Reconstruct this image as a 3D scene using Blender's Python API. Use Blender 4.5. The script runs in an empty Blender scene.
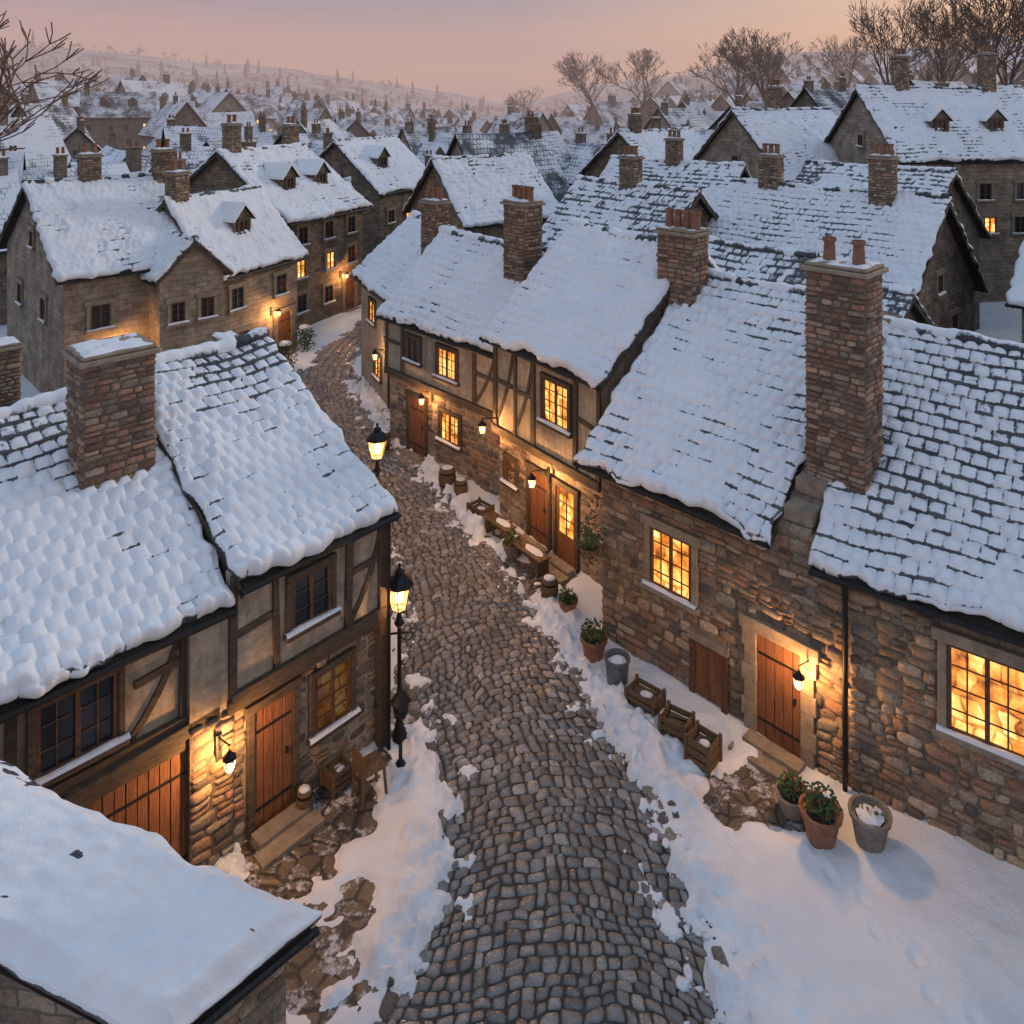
import bpy, math, random
import numpy as np
from mathutils import Vector, Matrix
random.seed(7)
RG=np.random.default_rng(7)
scene=bpy.context.scene
COL=scene.collection

# ---------------------------------------------------------------- noise
def h2(ix,iy,s=0):
    ix=np.asarray(ix,dtype=np.int64); iy=np.asarray(iy,dtype=np.int64)
    n=(ix*374761393+iy*668265263+s*144269504)&0xffffffff
    n=((n^(n>>13))*1274126177)&0xffffffff
    return ((n^(n>>16))&0xffff)/65535.0
def vn(x,y,s=0):
    x=np.asarray(x,float); y=np.asarray(y,float)
    ix=np.floor(x); iy=np.floor(y); fx=x-ix; fy=y-iy
    fx=fx*fx*(3-2*fx); fy=fy*fy*(3-2*fy)
    a=h2(ix,iy,s);b=h2(ix+1,iy,s);c=h2(ix,iy+1,s);d=h2(ix+1,iy+1,s)
    return (a*(1-fx)+b*fx)*(1-fy)+(c*(1-fx)+d*fx)*fy
def fbm(x,y,s=0,o=4):
    t=0;a=.5;k=1.0;n=0
    for i in range(o):
        t=t+a*vn(x*k,y*k,s+i*17); n+=a; a*=.5; k*=2.03
    return t/n
def ss(a,b,x):
    t=np.clip((np.asarray(x,float)-a)/(b-a),0,1); return t*t*(3-2*t)

# ---------------------------------------------------------------- materials
def newmat(name):
    m=bpy.data.materials.new(name); m.use_nodes=True
    nt=m.node_tree; nt.nodes.clear()
    out=nt.nodes.new('ShaderNodeOutputMaterial'); b=nt.nodes.new('ShaderNodeBsdfPrincipled')
    nt.links.new(b.outputs[0],out.inputs[0])
    return m,nt,b,out
def N(nt,t,**kw):
    n=nt.nodes.new(t)
    for k,v in kw.items():
        if k in n.inputs: n.inputs[k].default_value=v
        else: setattr(n,k,v)
    return n
def noise(nt,scale,detail=3,rough=.6,co=None):
    n=N(nt,'ShaderNodeTexNoise'); n.inputs['Scale'].default_value=scale; n.inputs['Detail'].default_value=min(detail,4); n.inputs['Roughness'].default_value=rough
    if co is None:
        g=nt.nodes.new('ShaderNodeTexCoord'); co=g.outputs['Object']
    nt.links.new(co,n.inputs['Vector']); return n
def ramp(nt,fac,stops):
    r=nt.nodes.new('ShaderNodeValToRGB'); e=r.color_ramp.elements
    while len(e)<len(stops): e.new(.5)
    for i,(p,c) in enumerate(stops):
        e[i].position=p; e[i].color=(c[0],c[1],c[2],1) if not isinstance(c,(int,float)) else (c,c,c,1)
    nt.links.new(fac,r.inputs[0]); return r
def mix(nt,fac,a,b,mode='MIX'):
    n=nt.nodes.new('ShaderNodeMix'); n.data_type='RGBA'; n.blend_type=mode
    for s,v in ((n.inputs[0],fac),(n.inputs[6],a),(n.inputs[7],b)):
        if hasattr(v,'links'): nt.links.new(v,s)
        elif isinstance(v,(int,float)): s.default_value=v
        else: s.default_value=(v[0],v[1],v[2],1)
    return n.outputs[2]
def bump(nt,b,h,strength=.5,dist=.02,prev=None):
    n=nt.nodes.new('ShaderNodeBump'); n.inputs['Strength'].default_value=strength; n.inputs['Distance'].default_value=dist
    nt.links.new(h,n.inputs['Height'])
    if prev is not None: nt.links.new(prev,n.inputs['Normal'])
    nt.links.new(n.outputs[0],b.inputs['Normal']); return n.outputs[0]
def math_(nt,op,a,b=None,c=None):
    n=nt.nodes.new('ShaderNodeMath'); n.operation=op
    for i,v in enumerate((a,b,c)):
        if v is None: continue
        if hasattr(v,'links'): nt.links.new(v,n.inputs[i])
        else: n.inputs[i].default_value=v
    return n.outputs[0]

def m_snow(name='snow_mat',ground=False):
    m,nt,b,o=newmat(name)
    n1=noise(nt,.7,3); n2=noise(nt,14,4,.7)
    r=ramp(nt,n1.outputs[0],[(.3,(.70,.75,.82)),(.7,(.86,.88,.90))])
    c=r.outputs[0]
    if ground:
        n3=noise(nt,.05,4,.7)
        ge=nt.nodes.new('ShaderNodeNewGeometry'); sp=nt.nodes.new('ShaderNodeSeparateXYZ'); nt.links.new(ge.outputs['Position'],sp.inputs[0])
        mr=nt.nodes.new('ShaderNodeMapRange'); nt.links.new(sp.outputs[1],mr.inputs[0]); mr.inputs[1].default_value=170; mr.inputs[2].default_value=250
        wf=math_(nt,'MULTIPLY',mr.outputs[0],ramp(nt,n3.outputs[0],[(.40,.95),(.62,.35)]).outputs[0])
        c=mix(nt,wf,c,(.08,.078,.085))
    nt.links.new(c,b.inputs['Base Color']); b.inputs['Roughness'].default_value=.6
    b.inputs['Specular IOR Level'].default_value=.3
    bump(nt,b,n2.outputs[0],.7,.04)
    return m
SNOW=m_snow(); SNOWG=m_snow('ground_snow_mat',True)

def m_roof():
    m,nt,b,o=newmat('snowy_slate_mat')
    at=N(nt,'ShaderNodeAttribute',attribute_name='col')
    sp=nt.nodes.new('ShaderNodeSeparateColor'); nt.links.new(at.outputs['Color'],sp.inputs[0])
    n1=noise(nt,9,4,.75); n2=noise(nt,30,3,.6)
    f=math_(nt,'ADD',sp.outputs[0],math_(nt,'MULTIPLY',math_(nt,'SUBTRACT',n1.outputs[0],.5),.9))
    f=ramp(nt,f,[(.40,0),(.58,1)]).outputs[0]
    sl=mix(nt,sp.outputs[1],(.020,.025,.033),(.085,.088,.095))
    sl=mix(nt,ramp(nt,n2.outputs[0],[(.4,0),(.75,.5)]).outputs[0],sl,(.13,.14,.15))
    n3=noise(nt,1.2,3)
    sn=mix(nt,n3.outputs[0],(.67,.73,.82),(.86,.88,.90))
    nt.links.new(mix(nt,f,sl,sn),b.inputs['Base Color'])
    nt.links.new(ramp(nt,f,[(0,.42),(1,.65)]).outputs[0],b.inputs['Roughness'])
    b.inputs['Specular IOR Level'].default_value=.35
    bump(nt,b,n2.outputs[0],.5,.02)
    return m
ROOF=m_roof()
def m_bgroof():
    m,nt,b,o=newmat('distant_snowy_roof_mat')
    g=nt.nodes.new('ShaderNodeTexCoord')
    br=nt.nodes.new('ShaderNodeTexBrick'); nt.links.new(g.outputs['UV'],br.inputs['Vector'])
    br.inputs['Scale'].default_value=1; br.inputs['Brick Width'].default_value=.3; br.inputs['Row Height'].default_value=.33; br.inputs['Mortar Size'].default_value=.03
    br.inputs['Color1'].default_value=(1,1,1,1);br.inputs['Color2'].default_value=(.75,.75,.75,1);br.inputs['Mortar'].default_value=(.2,.2,.2,1)
    oi=nt.nodes.new('ShaderNodeObjectInfo')
    n1=noise(nt,.45,4,.7)
    x=math_(nt,'ADD',n1.outputs[0],math_(nt,'MULTIPLY',math_(nt,'SUBTRACT',oi.outputs['Random'],.5),.16))
    f=math_(nt,'ADD',x,math_(nt,'MULTIPLY',math_(nt,'SUBTRACT',br.outputs[0],1.0),.16))
    f=ramp(nt,f,[(.36,0),(.50,1)]).outputs[0]
    c=mix(nt,f,(.07,.08,.095),(.72,.77,.84))
    nt.links.new(c,b.inputs['Base Color']); b.inputs['Roughness'].default_value=.7
    return m
BGROOF=m_bgroof()
def m_stonecol(name,rough,nscale=22,wet=False,dust=0):
    m,nt,b,o=newmat(name)
    at=N(nt,'ShaderNodeAttribute',attribute_name='col')
    n1=noise(nt,nscale,4,.7); n2=noise(nt,1.6 if wet else 3,3)
    c=mix(nt,1.0,at.outputs['Color'],ramp(nt,n1.outputs[0],[(.25,.4),(.75,1.45)]).outputs[0],'MULTIPLY')
    c=mix(nt,ramp(nt,n2.outputs[0],[(.45,0),(.7,.4)]).outputs[0],c,(.065,.06,.056) if wet else (.07,.057,.045))
    if dust:
        n3=noise(nt,1.1,4,.75)
        c=mix(nt,ramp(nt,n3.outputs[0],[(.56,0),(.72,dust)]).outputs[0],c,(.6,.63,.68))
    nt.links.new(c,b.inputs['Base Color'])
    if wet:
        nt.links.new(ramp(nt,n2.outputs[0],[(.35,rough-.12),(.65,rough+.16)]).outputs[0],b.inputs['Roughness'])
        b.inputs['Specular IOR Level'].default_value=1.0
        b.inputs['Coat Weight'].default_value=.35; b.inputs['Coat Roughness'].default_value=.22
    else: b.inputs['Roughness'].default_value=rough
    bump(nt,b,n1.outputs[0],.7,.015)
    return m
STONE=m_stonecol('rubble_stone_mat',.85); COBBLE=m_stonecol('cobblestone_mat',.30,26,True,.25)
def m_flat(name,c1,c2,scale=4,rough=.8,bs=.4,detail=4,metal=0,stretch=None):
    m,nt,b,o=newmat(name)
    g=nt.nodes.new('ShaderNodeTexCoord'); co=g.outputs['Object']
    if stretch:
        mp=nt.nodes.new('ShaderNodeMapping'); mp.inputs['Scale'].default_value=stretch; nt.links.new(co,mp.inputs[0]); co=mp.outputs[0]
    n=noise(nt,scale,detail,.65,co)
    nt.links.new(ramp(nt,n.outputs[0],[(.3,c1),(.7,c2)]).outputs[0],b.inputs['Base Color'])
    b.inputs['Roughness'].default_value=rough; b.inputs['Metallic'].default_value=metal
    bump(nt,b,n.outputs[0],bs,.02)
    return m
MORTAR=m_flat('mortar_mat',(.08,.062,.047),(.17,.14,.11),12,.95)
JOINT=m_flat('road_joint_mat',(.025,.023,.022),(.075,.068,.062),9,.8)
def m_plaster(name,c1,c2):
    m,nt,b,o=newmat(name); n=noise(nt,1.4,4,.75); n2=noise(nt,7,4,.7)
    g=nt.nodes.new('ShaderNodeTexCoord'); mp=nt.nodes.new('ShaderNodeMapping'); mp.inputs['Scale'].default_value=(5,5,.7); nt.links.new(g.outputs['Object'],mp.inputs[0]); n3=noise(nt,1.2,3,.6,mp.outputs[0])
    c=ramp(nt,n.outputs[0],[(.3,c1),(.65,c2)]).outputs[0]
    c=mix(nt,1.0,c,ramp(nt,n2.outputs[0],[(.25,.65),(.7,1.2)]).outputs[0],'MULTIPLY')
    c=mix(nt,ramp(nt,n3.outputs[0],[(.5,0),(.75,.55)]).outputs[0],c,(.09,.075,.06))
    nt.links.new(c,b.inputs['Base Color']); b.inputs['Roughness'].default_value=.95; bump(nt,b,n2.outputs[0],.6,.03); return m
PLASTER=m_plaster('plaster_mat',(.26,.21,.155),(.45,.385,.31))
PLASTER2=m_plaster('grey_plaster_mat',(.24,.20,.16),(.39,.345,.295))
TIMBER=m_flat('timber_mat',(.035,.025,.019),(.11,.08,.057),5,.85,.8,4,0,(1,1,4))
DOORW=m_flat('door_wood_mat',(.10,.040,.018),(.26,.11,.05),6,.65,.5,4,0,(6,6,.6))
FRAME=m_flat('window_frame_mat',(.055,.027,.014),(.13,.065,.034),9,.7,.4)
TRIM=m_flat('dressed_stone_mat',(.17,.135,.10),(.33,.27,.205),5,.9,.6,4)
IRON=m_flat('iron_mat',(.012,.012,.013),(.03,.03,.032),20,.5,.3,3,.6)
TERRA=m_flat('terracotta_mat',(.16,.075,.045),(.30,.15,.09),7,.85,.4)
CLAY=m_flat('grey_clay_mat',(.14,.12,.10),(.26,.23,.19),7,.85,.4)
LEAF=m_flat('leaf_mat',(.02,.045,.012),(.07,.12,.03),6,.6,.2,2)
FLOWER=m_flat('flower_mat',(.35,.02,.02),(.55,.06,.04),6,.6,.2,2)
WICKER=m_flat('weathered_wood_mat',(.07,.045,.025),(.19,.12,.065),14,.85,.7,3,0,(1,1,5))
BARK=m_flat('bark_mat',(.09,.06,.045),(.17,.11,.08),5,.9,.2,1)
FARTREE=m_flat('distant_tree_mat',(.05,.043,.042),(.095,.075,.067),.2,.95,.1,1)
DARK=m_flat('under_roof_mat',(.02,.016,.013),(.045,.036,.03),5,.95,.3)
ZINC=m_flat('zinc_mat',(.10,.12,.14),(.18,.20,.23),10,.5,.2,3,.5)
def m_flag():
    m,nt,b,o=newmat('flagstone_mat')
    g=nt.nodes.new('ShaderNodeTexCoord')
    nz=noise(nt,2.0,2,.5); vm=nt.nodes.new('ShaderNodeVectorMath'); vm.operation='MULTIPLY_ADD'; nt.links.new(nz.outputs['Color'],vm.inputs[0]); vm.inputs[1].default_value=(.25,.25,0); nt.links.new(g.outputs['Object'],vm.inputs[2])
    v=nt.nodes.new('ShaderNodeTexVoronoi'); v.feature='DISTANCE_TO_EDGE'; v.inputs['Scale'].default_value=3.2
    v2=nt.nodes.new('ShaderNodeTexVoronoi'); v2.inputs['Scale'].default_value=3.2
    for q in (v,v2): nt.links.new(vm.outputs[0],q.inputs['Vector'])
    e=ramp(nt,v.outputs['Distance'],[(.02,0),(.12,1)])
    n=noise(nt,12,4)
    c=mix(nt,v2.outputs['Color'],(.13,.10,.07),(.27,.21,.15)); c=mix(nt,n.outputs[0],c,(.08,.065,.05))
    c=mix(nt,e.outputs[0],(.05,.043,.036),c)
    n4=noise(nt,2.6,4,.8)
    c=mix(nt,ramp(nt,n4.outputs[0],[(.52,0),(.62,.85)]).outputs[0],c,(.66,.69,.74))
    nt.links.new(c,b.inputs['Base Color']); b.inputs['Roughness'].default_value=.45
    bump(nt,b,e.outputs[0],.7,.04)
    return m
FLAG=m_flag()
def m_wall(name,c1,c2,mort,bw=.42,rh=.17):
    m,nt,b,o=newmat(name)
    g=nt.nodes.new('ShaderNodeTexCoord')
    n0=noise(nt,3,2,.5,g.outputs['UV'])
    vm=nt.nodes.new('ShaderNodeVectorMath'); vm.operation='MULTIPLY_ADD'
    nt.links.new(n0.outputs['Color'],vm.inputs[0]); vm.inputs[1].default_value=(.12,.12,0); nt.links.new(g.outputs['UV'],vm.inputs[2])
    br=nt.nodes.new('ShaderNodeTexBrick'); nt.links.new(vm.outputs[0],br.inputs['Vector'])
    br.inputs['Scale'].default_value=1; br.inputs['Brick Width'].default_value=bw; br.inputs['Row Height'].default_value=rh
    br.inputs['Mortar Size'].default_value=.014; br.inputs['Mortar Smooth'].default_value=.3
    br.inputs['Color1'].default_value=(*c1,1);br.inputs['Color2'].default_value=(*c2,1);br.inputs['Mortar'].default_value=(*mort,1)
    n=noise(nt,1.3,4,.7); n2=noise(nt,14,3,.7)
    c=mix(nt,1.0,br.outputs[0],ramp(nt,n.outputs[0],[(.3,.5),(.7,1.3)]).outputs[0],'MULTIPLY')
    c=mix(nt,1.0,c,ramp(nt,n2.outputs[0],[(.25,.6),(.75,1.3)]).outputs[0],'MULTIPLY')
    nt.links.new(c,b.inputs['Base Color']); b.inputs['Roughness'].default_value=.92
    bump(nt,b,math_(nt,'MULTIPLY',br.outputs[1],-1.0),.8,.03)
    return m
WALL1=m_wall('stone_wall_mat',(.17,.125,.09),(.31,.24,.175),(.13,.11,.085))
WALL2=m_wall('grey_stone_wall_mat',(.18,.145,.115),(.28,.23,.185),(.15,.13,.105),.3,.13)
WALL3=m_wall('pale_stone_wall_mat',(.27,.215,.16),(.38,.31,.235),(.23,.19,.15),.5,.22)
def m_lit(name,s,scale=3.0):
    m,nt,b,o=newmat(name); nt.nodes.remove(b)
    g=nt.nodes.new('ShaderNodeTexCoord')
    n=noise(nt,scale,3,.6)
    n2=noise(nt,2.3,1,.5,g.outputs['UV']); vm=nt.nodes.new('ShaderNodeVectorMath'); vm.operation='MULTIPLY_ADD'; nt.links.new(n2.outputs['Color'],vm.inputs[0]); vm.inputs[1].default_value=(.35,.35,0); nt.links.new(g.outputs['UV'],vm.inputs[2])
    br=nt.nodes.new('ShaderNodeTexBrick'); nt.links.new(vm.outputs[0],br.inputs['Vector']); br.inputs['Scale'].default_value=1; br.inputs['Brick Width'].default_value=.26; br.inputs['Row Height'].default_value=.37; br.inputs['Mortar Size'].default_value=.02
    br.inputs['Color1'].default_value=(.75,.75,.75,1);br.inputs['Color2'].default_value=(.22,.22,.22,1);br.inputs['Mortar'].default_value=(.2,.2,.2,1)
    x=math_(nt,'ADD',math_(nt,'MULTIPLY',n.outputs[0],.68),math_(nt,'MULTIPLY',br.outputs[0],.34))
    r=ramp(nt,x,[(.30,(.12,.03,.006)),(.42,(.62,.19,.028)),(.52,(1.0,.42,.08)),(.64,(1.0,.70,.28))])
    e=nt.nodes.new('ShaderNodeEmission'); nt.links.new(r.outputs[0],e.inputs[0]); e.inputs[1].default_value=s
    gl=nt.nodes.new('ShaderNodeBsdfGlossy'); gl.inputs['Roughness'].default_value=.1; gl.inputs['Color'].default_value=(.05,.05,.05,1)
    a=nt.nodes.new('ShaderNodeAddShader'); nt.links.new(e.outputs[0],a.inputs[0]); nt.links.new(gl.outputs[0],a.inputs[1])
    nt.links.new(a.outputs[0],o.inputs[0]); return m
LIT=m_lit('lit_window_mat',1.75,2.6); LITD=m_lit('dim_window_mat',.12); LITF=m_lit('far_lit_window_mat',2.0,1.5)
m,nt,b,o=newmat('dark_glass_mat'); b.inputs['Base Color'].default_value=(.02,.028,.04,1); b.inputs['Roughness'].default_value=.12; GLASS=m
m,nt,b,o=newmat('lantern_glass_mat'); nt.nodes.remove(b)
tr=nt.nodes.new('ShaderNodeBsdfTransparent'); em=nt.nodes.new('ShaderNodeEmission'); em.inputs[0].default_value=(1,.5,.16,1); em.inputs[1].default_value=3.4
ad=nt.nodes.new('ShaderNodeMixShader'); ad.inputs[0].default_value=.35; nt.links.new(tr.outputs[0],ad.inputs[1]); nt.links.new(em.outputs[0],ad.inputs[2]); nt.links.new(ad.outputs[0],o.inputs[0]); LGLASS=m
m,nt,b,o=newmat('flame_mat'); nt.nodes.remove(b); em=nt.nodes.new('ShaderNodeEmission'); em.inputs[0].default_value=(1,.72,.36,1); em.inputs[1].default_value=9; nt.links.new(em.outputs[0],o.inputs[0]); FLAME=m

# ---------------------------------------------------------------- mesh helpers
def mk(name,V,Q,mat,parent=None,col=None,smooth=True):
    V=np.asarray(V,float); Q=np.asarray(Q,np.int32)
    me=bpy.data.meshes.new(name); me.vertices.add(len(V)); me.vertices.foreach_set('co',V.ravel())
    k=Q.shape[1]; me.loops.add(Q.size); me.loops.foreach_set('vertex_index',Q.ravel())
    me.polygons.add(len(Q)); me.polygons.foreach_set('loop_start',np.arange(0,Q.size,k,dtype=np.int32))
    try: me.polygons.foreach_set('loop_total',np.full(len(Q),k,dtype=np.int32))
    except Exception: pass
    me.update(calc_edges=True); me.validate()
    if col is not None:
        a=me.color_attributes.new('col','FLOAT_COLOR','POINT'); c=np.ones((len(V),4)); c[:,:3]=col; a.data.foreach_set('color',c.ravel())
    me.materials.append(mat)
    me.polygons.foreach_set('use_smooth',np.full(len(Q),smooth))
    o=bpy.data.objects.new(name,me); COL.objects.link(o)
    if parent is not None: o.parent=parent
    return o
def gridq(nu,nv,flip=False):
    i,j=np.meshgrid(np.arange(nu-1),np.arange(nv-1),indexing='ij'); a=(i*nv+j).ravel()
    q=np.stack([a,a+nv,a+nv+1,a+1],1)
    return q[:,::-1] if flip else q
class MB:
    def __init__(s): s.v=[];s.f=[];s.m=[];s.uv=[];s.mats=[];s.M=Matrix.Identity(4)
    def mi(s,mat):
        if mat not in s.mats: s.mats.append(mat)
        return s.mats.index(mat)
    def face(s,pts,mat,uv=None):
        pts=[Vector(p) for p in pts]
        if uv is None:
            n=(pts[1]-pts[0]).cross(pts[2]-pts[0])
            ax=[abs(n.x),abs(n.y),abs(n.z)]
            if ax[2]>=max(ax[0],ax[1])*1.3: uv=[(p.x,p.y) for p in pts]
            elif ax[0]>ax[1]: uv=[(p.y,p.z) for p in pts]
            else: uv=[(p.x,p.z) for p in pts]
        b=len(s.v); s.v+= [tuple(s.M@p) for p in pts]; s.f.append(list(range(b,b+len(pts)))); s.m.append(s.mi(mat)); s.uv+=uv
    def box(s,x0,x1,y0,y1,z0,z1,mat,T=None,taper=0):
        t=taper
        P=[Vector(p) for p in ((x0,y0,z0),(x1,y0,z0),(x1,y1,z0),(x0,y1,z0),(x0+t,y0+t,z1),(x1-t,y0+t,z1),(x1-t,y1-t,z1),(x0+t,y1-t,z1))]
        if T is not None: P=[T@p for p in P]
        for q in ((3,2,1,0),(4,5,6,7),(0,1,5,4),(1,2,6,5),(2,3,7,6),(3,0,4,7)): s.face([P[i] for i in q],mat)
    def beam(s,p0,p1,w,y0,y1,mat):
        a=Vector((p0[0],0,p0[1])); c=Vector((p1[0],0,p1[1])); d=(c-a).normalized(); n=Vector((-d.z,0,d.x))*w/2
        L=[a+n,a-n,c-n,c+n]
        P=[Vector((q.x,y0,q.z)) for q in L]+[Vector((q.x,y1,q.z)) for q in L]
        for q in ((0,1,2,3),(7,6,5,4),(0,4,5,1),(1,5,6,2),(2,6,7,3),(3,7,4,0)): s.face([P[i] for i in q],mat)
    def cyl(s,p0,p1,r0,r1,n,mat,cap=True):
        p0=Vector(p0);p1=Vector(p1); d=(p1-p0).normalized(); a=d.orthogonal().normalized(); b=d.cross(a)
        A=[p0+(a*math.cos(t)+b*math.sin(t))*r0 for t in [2*math.pi*i/n for i in range(n)]]
        B=[p1+(a*math.cos(t)+b*math.sin(t))*r1 for t in [2*math.pi*i/n for i in range(n)]]
        for i in range(n): s.face([A[i],A[(i+1)%n],B[(i+1)%n],B[i]],mat)
        if cap: s.face(A[::-1],mat); s.face(B,mat)
    def lathe(s,c,prof,n,mat):
        c=Vector(c); R=[[c+Vector((r*math.cos(2*math.pi*i/n),r*math.sin(2*math.pi*i/n),z)) for i in range(n)] for r,z in prof]
        for k in range(len(R)-1):
            for i in range(n): s.face([R[k][i],R[k][(i+1)%n],R[k+1][(i+1)%n],R[k+1][i]],mat)
    def blob(s,c,rx,ry,rz,mat,seed=0,n=9):
        c=Vector(c); rr=random.Random(seed); P=[]
        for j in range(6):
            ph=math.pi*j/5
            P.append([c+Vector((rx*math.sin(ph)*math.cos(2*math.pi*i/n),ry*math.sin(ph)*math.sin(2*math.pi*i/n),rz*math.cos(ph))) for i in range(n)])
        for row in P:
            for i in range(n): row[i]=c+(row[i]-c)*rr.uniform(.86,1.12)
        for j in range(5):
            for i in range(n): s.face([P[j][i],P[j+1][i],P[j+1][(i+1)%n],P[j][(i+1)%n]],mat)
    def leaves(s,c,r,n,size,mat,seed=0,flat=.8):
        rr=random.Random(seed); c=Vector(c)
        for i in range(n):
            d=Vector((rr.gauss(0,1),rr.gauss(0,1),rr.gauss(0,1))).normalized()*r*rr.uniform(.3,1.1)
            d.z*=flat; p=c+d
            a=Vector((rr.gauss(0,1),rr.gauss(0,1),rr.gauss(0,1))).normalized(); b=a.orthogonal().normalized()
            a=a*size*rr.uniform(.6,1.4); b=b*size*.45
            s.face([p-a,p+b,p+a,p-b],mat)
    def obj(s,name,parent=None,loc=None,rotz=0,bevel=0,smooth=False,merge=False):
        me=bpy.data.meshes.new(name); me.from_pydata(s.v,[],s.f)
        for m in s.mats: me.materials.append(m)
        me.polygons.foreach_set('material_index',s.m)
        uvl=me.uv_layers.new(name='UVMap'); uvl.data.foreach_set('uv',np.array(s.uv,float).ravel())
        if smooth: me.polygons.foreach_set('use_smooth',[True]*len(s.f))
        o=bpy.data.objects.new(name,me); COL.objects.link(o)
        if bevel or merge or smooth:
            w=o.modifiers.new('w','WELD'); w.merge_threshold=.0005
        if bevel:
            bv=o.modifiers.new('b','BEVEL'); bv.width=bevel; bv.segments=1; bv.limit_method='ANGLE'; bv.angle_limit=.6
        if parent is not None: o.parent=parent
        if loc is not None: o.location=loc; o.rotation_euler=(0,0,rotz)
        return o
def empty(name,loc,rotz=0):
    e=bpy.data.objects.new(name,None); COL.objects.link(e); e.location=loc; e.rotation_euler=(0,0,rotz); e.empty_display_size=.3; return e

# ---------------------------------------------------------------- stones
TA=np.array([-1,-.8,-.3,.35,.8,1.])
AA,BB=np.meshgrid(TA,TA,indexing='ij'); AA=AA.ravel();BB=BB.ravel()
TQ=gridq(6,6)
EDGE=(np.abs(AA)==1)|(np.abs(BB)==1)
def stones(name,rects,hh,mapf,cols,mat,parent=None,warp=.03,skw=.12,seed=1,rnd=.14,dome=.10,sel=None):
    rg=np.random.default_rng(seed)
    R=np.array(rects,float); n=len(R)
    uc=(R[:,0]+R[:,1])/2; vc=(R[:,2]+R[:,3])/2; hu=(R[:,1]-R[:,0])/2; hv=(R[:,3]-R[:,2])/2
    ax=AA*(1-rnd*BB**2); ay=BB*(1-rnd*AA**2)
    skew=rg.uniform(-skw,skw,(n,2))
    U=uc[:,None]+hu[:,None]*(ax[None]+skew[:,:1]*ay[None]*(1-np.abs(ax[None])*.6)); V=vc[:,None]+hv[:,None]*(ay[None]+skew[:,1:]*ax[None]*(1-np.abs(ay[None])*.6))
    prof=np.where(EDGE,0.,1.-dome*(AA**2+BB**2))
    H=hh[:,None]*prof[None]*(1+rg.uniform(-.12,.12,(n,36)))+ (rg.uniform(-.25,.25,(n,1))*AA[None]+rg.uniform(-.25,.25,(n,1))*BB[None])*hh[:,None]*prof[None]
    wu=(fbm(U*1.9,V*1.9,seed+3,2)-.5)*warp*2; wv=(fbm(U*1.9,V*1.9,seed+9,2)-.5)*warp*2
    P=mapf(U+wu,V+wv,H)
    P=np.stack([p.ravel() for p in P],1)
    Q=(TQ[None]+(np.arange(n)*36)[:,None,None]).reshape(-1,4)
    C=np.repeat(cols,36,axis=0)
    return mk(name,P,Q,mat,parent,C)
def courses(u0,u1,v0,v1,ops,rh,wr,gap,seed,top=None):
    rg=random.Random(seed); out=[]; v=v0
    while v<v1-.05:
        h=rg.uniform(*rh)
        if v1-v-h<rh[0]*.6: h=v1-v
        segs=[(u0,u1)]; vm=v+h/2
        for (a,b,c,d) in ops:
            if c<vm<d:
                ns=[]
                for (p,q) in segs:
                    if b<=p or a>=q: ns.append((p,q))
                    else:
                        if a>p: ns.append((p,a))
                        if b<q: ns.append((b,q))
                segs=ns
        for (a,b) in segs:
            u=a
            while u<b-.03:
                w=rg.uniform(*wr)
                if b-u-w<wr[0]*.8: w=b-u
                if h>.15 and rg.random()<.28 and w<.34:
                    k=h*rg.uniform(.4,.6)
                    out.append((u+gap/2,u+w-gap/2,v+gap/2,v+k-gap/2)); out.append((u+gap/2,u+w-gap/2,v+k+gap/2,v+h-gap/2))
                else: out.append((u+gap/2,u+w-gap/2,v+gap/2,v+h-gap/2))
                u+=w
        v+=h
    return out
PAL_ST=np.array([(.27,.19,.13),(.36,.27,.185),(.19,.14,.10),(.40,.32,.23),(.24,.20,.16),(.31,.20,.125),(.14,.115,.095),(.30,.175,.115)])
PAL_BR=np.array([(.29,.16,.105),(.36,.21,.14),(.21,.125,.085),(.35,.25,.18),(.24,.185,.145),(.16,.095,.075)])
PAL_CO=np.array([(.13,.127,.123),(.17,.165,.158),(.215,.205,.195),(.10,.10,.10),(.19,.17,.15),(.25,.24,.225),(.15,.13,.11)])
def palette(pal,n,seed):
    rg=np.random.default_rng(seed); c=pal[rg.integers(0,len(pal),n)]
    return np.clip(c*rg.uniform(.7,1.3,(n,1)),0,1)
def wall_stones(name,parent,u0,u1,v0,v1,ops,seed,y0=0,rh=(.10,.24),wr=(.16,.50),pal=PAL_ST,hh=(.02,.07)):
    r=courses(u0,u1,v0,v1,ops,rh,wr,.026,seed); n=len(r); rg=np.random.default_rng(seed)
    return stones(name,r,rg.uniform(hh[0],hh[1],n),lambda U,V,H:(U,y0-H+.004,V),palette(pal,n,seed),STONE,parent,.05,skw=.2,seed=seed)

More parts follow.
